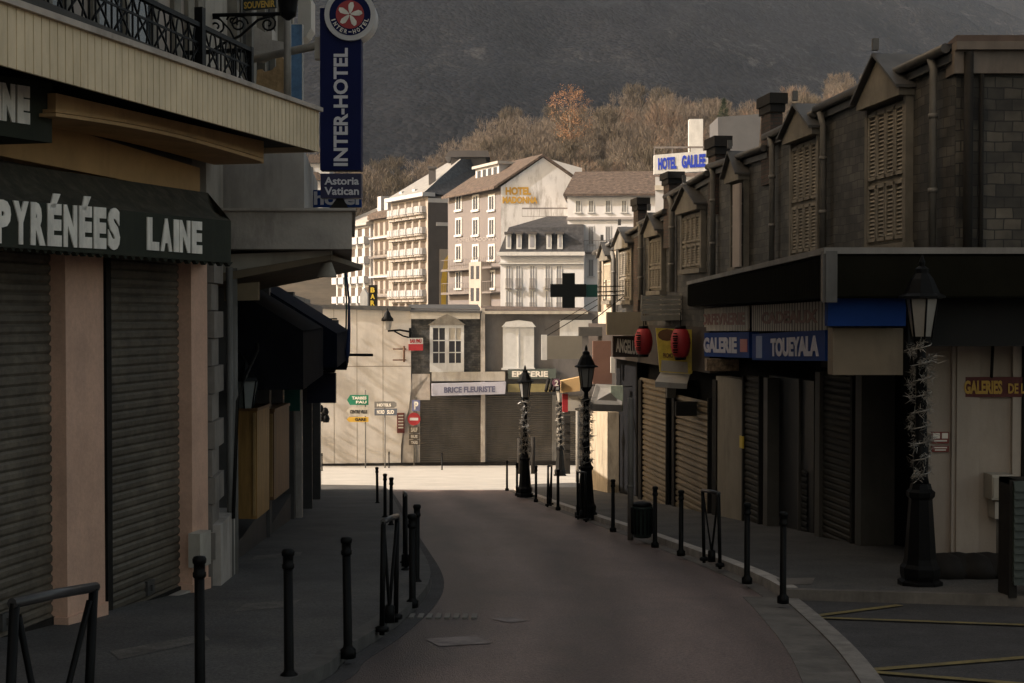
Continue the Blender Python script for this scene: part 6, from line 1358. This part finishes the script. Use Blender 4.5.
put(orange, 570, 140, 330, 1.2); orange.location.z = at(570, 161, 330).z; put(fir, 723, 130, 255, .6); fir.location.z = at(723, 128, 255).z
o2 = plant(orange, (662 - CX) / F * 300, 300, 1.0, .42, "small bright orange tree just above the blue-lettered hotel board")

# an added plane tree, out of view on the left, to dapple the cream wall
TC = (0.16, 0.11, 0.06); pt_ = make_tree("added_shade_tree", "added half-bare plane tree, unseen behind the left fronts, put there to dapple the cream wall", "x", 15, 4.6, 20, .02, 120, 9, bare=False); del pt_["group"]; pt_.location = (-19.5, 69.5, gz(69.5))
# ================================================================ STREET FURNITURE
# bollard prototype, unit height 0.87 m
def make_bollard(label, h=.87):
    t = thing("bollard", label, "bollard", (0, 0, 0), "dark steel bollards along the kerbs")
    m = MB(); m.lathe([(.06, -.05), (.06, .012), (.038, .03), (.034, .05), (.032, h - .14)], (0, 0, 0), 14); m.build("post", bollard_m, t)
    m = MB(); m.lathe([(.035, h - .14), (.042, h - .13), (.042, h - .105), (.036, h - .1), (.036, h - .05), (.043, h - .045), (.045, h - .02), (.036, h - .004), (.015, h)], (0, 0, 0), 14); m.build("cap", bollard_m, t); return t
BOLL = [  # px, base y, label
    (200, 692, "nearest bollard in front of the pink pillars on the left pavement"),
    (289, 676, "second bollard from the frame's left edge on the left kerb"),
    (348, 651, "bollard between the second left bollard and the narrow end-on barrier"),
    (412.5, 602, "bollard just past the narrow end-on barrier at the kerb bend"),
    (416.5, 582, "bollard right beside the drain bend, furthest right on the left kerb"),
    (391, 525, "bollard at the near end of the three far left bollards"),
    (385, 517, "middle one of the three bollards by the sunlit plaza edge on the left"),
    (377.5, 503, "furthest left-side bollard, against the bright plaza floor"),
    (783, 598, "nearest right-hand bollard by the pale slab"),
    (747, 579, "right-hand bollard between the pale slab and the cross barrier"),
    (681, 552, "right-hand bollard in front of the second brown shutter"),
    (655, 544, "right-hand bollard just right of the round bin"),
    (613, 529, "right-hand bollard between the thin pole and the near garlanded lamp"),
    (558, 508, "bollard in front of the furthest garlanded lamp post"),
    (536, 500, "bollard just right of the middle garlanded lamp post"),
    (517, 494, "bollard just left of the middle garlanded lamp post"),
    (507, 489, "leftmost bollard of the lamp corner at the plaza's edge"),
    (322, 471, "thin bollard at the foot of the cream wall beside the yellow panel"),
    (389, 468, "thin bollard at the foot of the cream wall under the grey sign"),
    (442, 470, "thin bollard before the grey plaza shutter"),
]
b0 = make_bollard(BOLL[0][2])
for i, (px, py, lab) in enumerate(BOLL):
    p = G(px, py, .11)
    if py < 475: p = G(px, py, .0)
    if i == 0: b0.location = p
    else:
        d_ = dup(b0, p, rnd.random() * .2, lab)
        if py > 480 and px < 500: d_.rotation_euler = (rnd.uniform(-.012, .012), rnd.uniform(-.015, .015), 0)
# cross barriers
def make_barrier(label, wd, h=.9):
    t = thing("barrier", label, "barrier", (0, 0, 0), "steel cross barriers on the kerbs")
    for s in (0, wd): m = MB(); m.tube([(s, 0, -.05), (s, 0, h)], .023, 10); m.lathe([(.06, -.02), (.06, .015), (.035, .03)], (s, 0, 0), 10); m.build("post", bollard_m, t)
    m = MB(); m.tube([(-.02, 0, h), (wd * .5, 0, h + .005), (wd + .02, 0, h)], .024, 10); m.build("top_rail", mat("worn_steel_rail", (0.06, 0.058, 0.058), .35, .3, 6, metal=.4), t)
    m = MB(); m.tube([(0.03, 0, h - .06), (wd * .5, 0, .12), (wd * .5, 0, .02)], .015, 8); m.tube([(wd - .03, 0, h - .06), (wd * .5, 0, .12)], .015, 8); m.lathe([(.05, 0), (.05, .14), (.02, .16)], (wd * .5, 0, .0), 8); m.build("cross_bars", bollard_m, t); return t
def seg(a, b, t):
    d = b - a; t.location = a; t.rotation_euler = (0, math.atan2(-d.z, math.hypot(d.x, d.y)) * 1.0, math.atan2(d.y, d.x))
# near left barrier: its rail runs from the frame's left edge to the post at px 84
def upat(px, ytop, h):
    lo, hi = 2.0, 60.0
    for _ in range(60):
        y = (lo + hi) / 2; p = at(px, ytop, y)
        if p.z - gz(y) - .11 > h: lo = y
        else: hi = y
    return Vector((p.x, y, gz(y) + .11))
pA = upat(84, 590, .9); pB = upat(3, 606, .9)
t = make_barrier("big near cross barrier at the frame's lower left corner", (pA - pB).length); seg(pB, pA, t)
a_, b_ = G(382, 629, .11), G(391, 621, .11)
t = make_barrier("narrow cross barrier seen end-on beside the kerb bend", .75); d = Vector((.55, 2.2, 0)).normalized(); seg(a_, a_ + (b_ - a_).normalized() * .75, t)
t = make_barrier("far left cross barrier seen edge-on past the kerb bend", .9); a_ = G(406, 570, .11); b_ = G(401, 546, .11); seg(a_, a_ + (b_ - a_).normalized() * .9, t)
a_, b_ = G(704, 559, .11), G(720, 565, .11)
t = make_barrier("cross barrier with solid top plate on the right pavement", (b_ - a_).length); seg(a_, b_, t)
m = MB(); L_ = (b_ - a_).length; m.box(.03, L_ - .03, -.012, .012, .62, .88); m.build("top_plate", bollard_m, t)
a_, b_ = G(543.5, 503, .11), G(547.5, 505, .11); t = make_barrier("small end-on barrier between the two far garlanded lamps", .5); seg(b_, b_ + (Vector((.2, 1, -SLOPE))).normalized() * .5, t)
t = make_barrier("cross barrier standing just behind the near black garlanded lamp", .8); a_ = G(578, 517, .11); b_ = G(597, 523, .11); wd = (b_ - a_).length; seg(a_, a_ + (b_ - a_).normalized() * .8, t)
# lamp posts
def make_lamp(label, loc, h, glassm=lampglass, twin=False):
    t = thing("lamp_post", label, "street lamp", (0, 0, 0), "old cast-iron lamp posts"); s = h / 3.62
    m = MB(); m.lathe([(.24, -.05), (.24, .05), (.20, .07), (.215, .12), (.215, .2), (.185, .24), (.17, .3), (.125, .95), (.15, .98), (.155, 1.03), (.12, 1.06), (.105, 1.12)], (0, 0, 0), 8, False); m.build("base", black_iron, t)
    m = MB(); m.lathe([(.095, 1.1), (.075, 1.2), (.085, 1.6), (.065, 1.64), (.06, 2.4), (.085, 2.43), (.085, 2.47), (.05, 2.5), (.045, 2.62), (.09, 2.66), (.095, 2.7)], (0, 0, 0), 12); m.build("shaft", black_iron, t)
    m = MB(); m.lathe([(.10, 2.72), (.165, 3.12), (.168, 3.14)], (0, 0, 0), 6, False); m.build("lantern_glass", glassm, t)
    m = MB(); m.lathe([(.185, 3.14), (.25, 3.15), (.25, 3.17), (.19, 3.2), (.12, 3.36), (.075, 3.42), (.075, 3.47), (.03, 3.5), (.035, 3.54), (.008, 3.62)], (0, 0, 0), 8, False)
    for i in range(6):
        a = 2 * math.pi * i / 6 + math.pi / 6; m.tube([(.105 * math.cos(a), .105 * math.sin(a), 2.7), (.172 * math.cos(a), .172 * math.sin(a), 3.14)], .011, 4)
    m.lathe([(.11, 2.69), (.115, 2.73)], (0, 0, 0), 6, False); m.build("lantern_frame", black_iron, t); return t
LAMPS = [(920, 585, 255, "big near lamp post at right, wound with silver tinsel before the dark canopy"),
         (586, 515, 345, "black lamp post with dark unlit head beside the brown panel"),
         (525, 495, 365, "lamp post with sunlit white glass at the plaza's edge"),
         (560, 476, 378, "furthest lamp post, its head hidden behind an orange box sign")]
l0 = None
for i, (px, py, pt_, lab) in enumerate(LAMPS):
    p = G(px, py, .11 if i < 3 else .0); h = at(px, pt_, p.y).z - p.z; sc = h / 3.62
    if i == 0: l0 = make_lamp(lab, p, h); l0.location = p; l0.scale = (sc, sc, sc)
    else: dup(l0, p, .3 * i, lab, (sc, sc, sc))
    # tinsel garland wound round it
    z0, z1 = ((1.1, 2.66), (1.0, 2.5), (1.1, 2.66), (1.0, 2.8))[i]
    g = MB(); rr_ = random.Random(i); n = 2600 if i == 0 else 700
    turns = 9 if i == 0 else 9
    ncl = 34 if i == 0 else 46
    for k in range(ncl):
        f = (k + rr_.random()) / ncl; a = turns * 2 * math.pi * f + rr_.gauss(0, .5); c0_ = Vector((.10 * math.cos(a), .10 * math.sin(a), z0 + (z1 - z0) * f))
        for q in range(rr_.randint(20, 70) if i == 0 else rr_.randint(8, 24)):
            c = c0_ + Vector((rr_.gauss(0, .018), rr_.gauss(0, .018), rr_.gauss(0, .03)))
            d = (Vector((math.cos(a), math.sin(a), -.2)) * .5 + Vector((rr_.gauss(0, .8), rr_.gauss(0, .8), rr_.gauss(0, .9)))).normalized(); L = .03 + .07 * rr_.random() ** 2 if i == 0 else .03 + .07 * rr_.random()
            wv = d.cross(Vector((rr_.gauss(0, 1), rr_.gauss(0, 1), rr_.gauss(0, 1)))).normalized() * (.0035 if i == 0 else .009)
            g.add([c - wv, c + wv, c + d * L + wv * .4, c + d * L - wv * .4], [(0, 1, 2, 3)])
    g.tube([(.105 * math.cos(turns * 2 * math.pi * k / 160), .105 * math.sin(turns * 2 * math.pi * k / 160), z0 + (z1 - z0) * k / 160) for k in range(161)], .007, 4)
    g.v = [v * sc for v in g.v]
    o = g.build("tinsel_garland", tinsel, None); o.location = p
    tag(o, ["silver tinsel garland wound round the big near lamp post", "dull tinsel garland wound round the black lamp with dark unlit head", "glinting tinsel garland wound round the lamp with sunlit white glass", "glinting reddish tinsel garland round the furthest lamp post"][i], "garland", "tinsel garlands on the lamp posts")
# no-entry sign etc. before the cream wall
def pole(name, label, cat, px, ybase, ytop, r=.035, h=0.0):
    p = G(px, ybase, h); t = thing(name, label, cat, p); m = MB(); m.tube([p + Vector((0, 0, -.1)), Vector((p.x, p.y, at(px, ytop, p.y).z))], r, 8); m.build("pole", pipe_m, t); return t, p.y
def plate(t, name, y, pix, m_, th=.04, off=-.08):
    m = MB(); m.prism([at(x, yy, y + off) for x, yy in pix], (0, th, 0)); return m.build(name, m_, t)
R4_ = lambda x0, y0, x1, y1: [(x0, y1), (x1, y1), (x1, y0), (x0, y0)]
def words(p_, y, s, x0, y0, x1, y1, m_, off=-.084, bold=.04, th=.008):
    m = MB(); fn = lambda a, b, h: at(x0 + (x1 - x0) * a, y1 + (y0 - y1) * b, y + off) + Vector((0, -.002 - h, 0)); text(m, s, fn, bold, th); m.build("lettering", m_, p_)
t, y = pole("direction_sign", "pole of green, white and yellow arrow signs before the cream wall", "road sign", 365.5, 468, 390)
p_ = plate(t, "green_arrow", y, [(347, 400), (350, 405), (368.5, 405), (368.5, 395), (350, 395)], green_p); words(p_, y, "TARBES", 352, 396.5, 366.5, 399.5, letter_w); words(p_, y, "PAU", 356, 400.7, 366.5, 403.5, letter_w)
p_ = plate(t, "white_arrow", y, [(346.5, 411.5), (349.5, 416), (368.5, 416), (368.5, 407), (349.5, 407)], offwhite); words(p_, y, "CENTRE VILLE", 350, 410, 367, 413.5, frame_dark)
p_ = plate(t, "yellow_arrow", y, [(346.5, 419.5), (349, 422), (368.5, 422), (368.5, 417), (349, 417)], mat("sign_amber", (0.50, 0.30, 0.04), .5, .1, 2)); words(p_, y, "GARE", 355, 418, 366, 421, frame_dark)
t, y = pole("direction_sign", "single grey and blue hotel direction board on thin pole right of arrows", "road sign", 385, 468, 401)
p_ = plate(t, "grey_board", y, [(374.5, 408), (394, 408), (396.5, 406), (396.5, 403), (394, 401.5), (374.5, 401.5)], pipe_m); words(p_, y, "HOTELS", 377, 403.5, 391, 406.5, letter_w); p_ = plate(t, "lower_board", y, R4_(374.5, 408.5, 397, 415.5), mat("slate_blue_board", (0.09, 0.10, 0.12), .5, .1, 2)); words(p_, y, "NORD", 377, 410, 384.5, 414, letter_w); words(p_, y, "SUD", 387, 410, 394, 414, letter_w)
t, y = pole("no_entry_sign", "red round no-entry sign on a pole beside the grey plaza shutter", "road sign", 414, 466, 400)
c = at(414, 419, y - .08); m = MB(); disc(m, c, 6.4 * y / F, 0, .04, 28); p_ = m.build("red_disc", red_p, t); m = MB(); m.prism([at(x, yy, y - .085) for x, yy in R4_(409.8, 417.8, 418.2, 420.4)], (0, .004, 0)); m.build("white_bar", white_p, p_)
p_ = plate(t, "parking_plate", y, R4_(412, 400, 420, 411), mat("parking_grey_blue", (0.16, 0.17, 0.30), .5, .1, 2)); words(p_, y, "P", 414, 401.5, 418.3, 409.5, letter_w)
for k, (a, b) in enumerate(((426.5, 433), (434, 439), (440, 445))): p_ = plate(t, "dark_plate", y, R4_(409, a, 419.5, b), mat("olive_plate", (0.07, 0.055, 0.04), .6, .2, 3)); words(p_, y, ("SAUF", "BUS", "TAXI")[k], 411, a + 1, 417.5, b - 1, offwhite)
t, y = pole("thin_pole", "thin grey pole with black lamp heads beside the yellow panel", "pole", 319, 485, 414, .045)
m = MB(); 
for (px, py) in ((320, 409), (325, 412), (322, 418), (326, 419)): m.lathe([(.10, -.12), (.14, 0), (.10, .12), (.03, .16)], at(px, py, y), 8)
m.build("lamp_heads", black_iron, t)
t, y = pole("thin_pole", "thin dark pole before the dark shopfront, just left of the round bin", "pole", 630.5, 534, 398, .05, .11); m = MB(); p = at(630.5, 486, y); m.lathe([(.06, -.02), (.06, .02)], p, 10); m.build("pale_collar", pipe_m, t)
t, y = pole("thin_pole", "pale square wooden-looking post right of the furthest lamp post", "pole", 577.5, 482, 408, .07)
# shop stand with number and orange box
t = thing("lightbox_stand", "orange sunlit box sign marked 2 hiding the furthest lamp's head", "sign", at(571, 408, 41.5)); Y = 41.5
m = MB(); m.prism([at(x, yy, Y) for x, yy in [(561, 393), (580, 391), (580, 377), (561, 381)]], (0, .5, 0)); m.build("orange_box", mat("orange_box", (0.55, 0.36, 0.17), .6, .1, 2), t)
m = MB(); c = at(556.5, 383, Y - .1); disc(m, c, 4.2 * Y / F, 0, .08, 20); p_ = m.build("number_disc", mat("plum_disc", (0.16, 0.07, 0.10), .6, .1, 2), t); words(p_, Y, "2", 554.6, 380, 558.4, 386, letter_w, -.106)
m = MB(); m.prism([at(x, yy, Y + .1) for x, yy in R4_(562.5, 394, 568, 412)], (0, .3, 0)); m.build("red_panel", red_p, t); m = MB(); m.prism([at(x, yy, Y + .1) for x, yy in R4_(568, 396, 582, 411)], (0, .3, 0)); p_ = m.build("pale_panel", offwhite, t)
m = MB()
for x in (546, 550, 553.5): m.tube([at(x, 391, Y), at(x + 2.5, 379, Y + .3)], .06, 5)
m.build("tilted_frames", frame_dark, t)
m = MB(); m.tube([at(600, 384, 38.3), at(582, 386, Y + .2)], .04, 5); m.tube([at(598, 405, 38.3), at(575, 409, Y + .2)], .03, 5); m.build("arms", frame_dark, t)
t = thing("postcard_rack", "dark upright postcard rack behind the furthest lamp post", "rack", G(567, 474, 0)); p = G(567, 474, 0); m = MB(); m.box(p.x - .14, p.x + .14, p.y - .12, p.y + .12, p.z, at(567, 416, p.y).z); c_ = m.build("frame", frame_dark, t); 
for k in range(6): m = MB(); m.box(p.x - .13, p.x + .13, p.y - .2, p.y - .12, p.z + .7 + k * .4, p.z + .95 + k * .4); m.build("pocket", frame_dark, t)
t = thing("postcard_rack", "dark twin-topped rack behind the lamp with sunlit white glass", "rack", G(526, 474, 0)); p = G(526, 474, 0); m = MB(); m.tube([at(519.5, 474, p.y), at(519.5, 438, p.y)], .10, 6); m.tube([at(533, 474, p.y), at(533, 437, p.y)], .10, 6); m.box(at(519.5, 0, p.y).x, at(533, 0, p.y).x, p.y - .06, p.y + .06, at(0, 452, p.y).z, at(0, 446, p.y).z); m.build("frame", frame_dark, t)
# round litter bin
p = G(642, 537, .11); t = thing("litter_bin", "round dark litter bin on the right pavement beside the thin pole", "bin", p); rr = 10.2 * p.y / F; hh = at(642, 502, p.y).z - p.z
m = MB(); m.lathe([(rr * .85, 0), (rr * .95, .05), (rr, hh * .82), (rr * 1.05, hh * .84), (rr * 1.05, hh * .88)], p, 16); m.build("drum", green_iron, t); m = MB(); m.lathe([(rr * 1.0, hh * .9), (rr * .9, hh * .97), (rr * .5, hh)], p, 16)
for i in range(16): a = 2 * math.pi * i / 16; m.tube([p + Vector((rr * 1.01 * math.cos(a), rr * 1.01 * math.sin(a), .06)), p + Vector((rr * 1.06 * math.cos(a), rr * 1.06 * math.sin(a), hh * .84))], .012, 4)
m.build("lid_and_slats", black_iron, t)
# stopper post low on the left pavement and other small things
t = thing("low_post", "short stubby dark post by the left shopfronts, past the meter box", "bollard", G(291, 558, .11)) if False else None
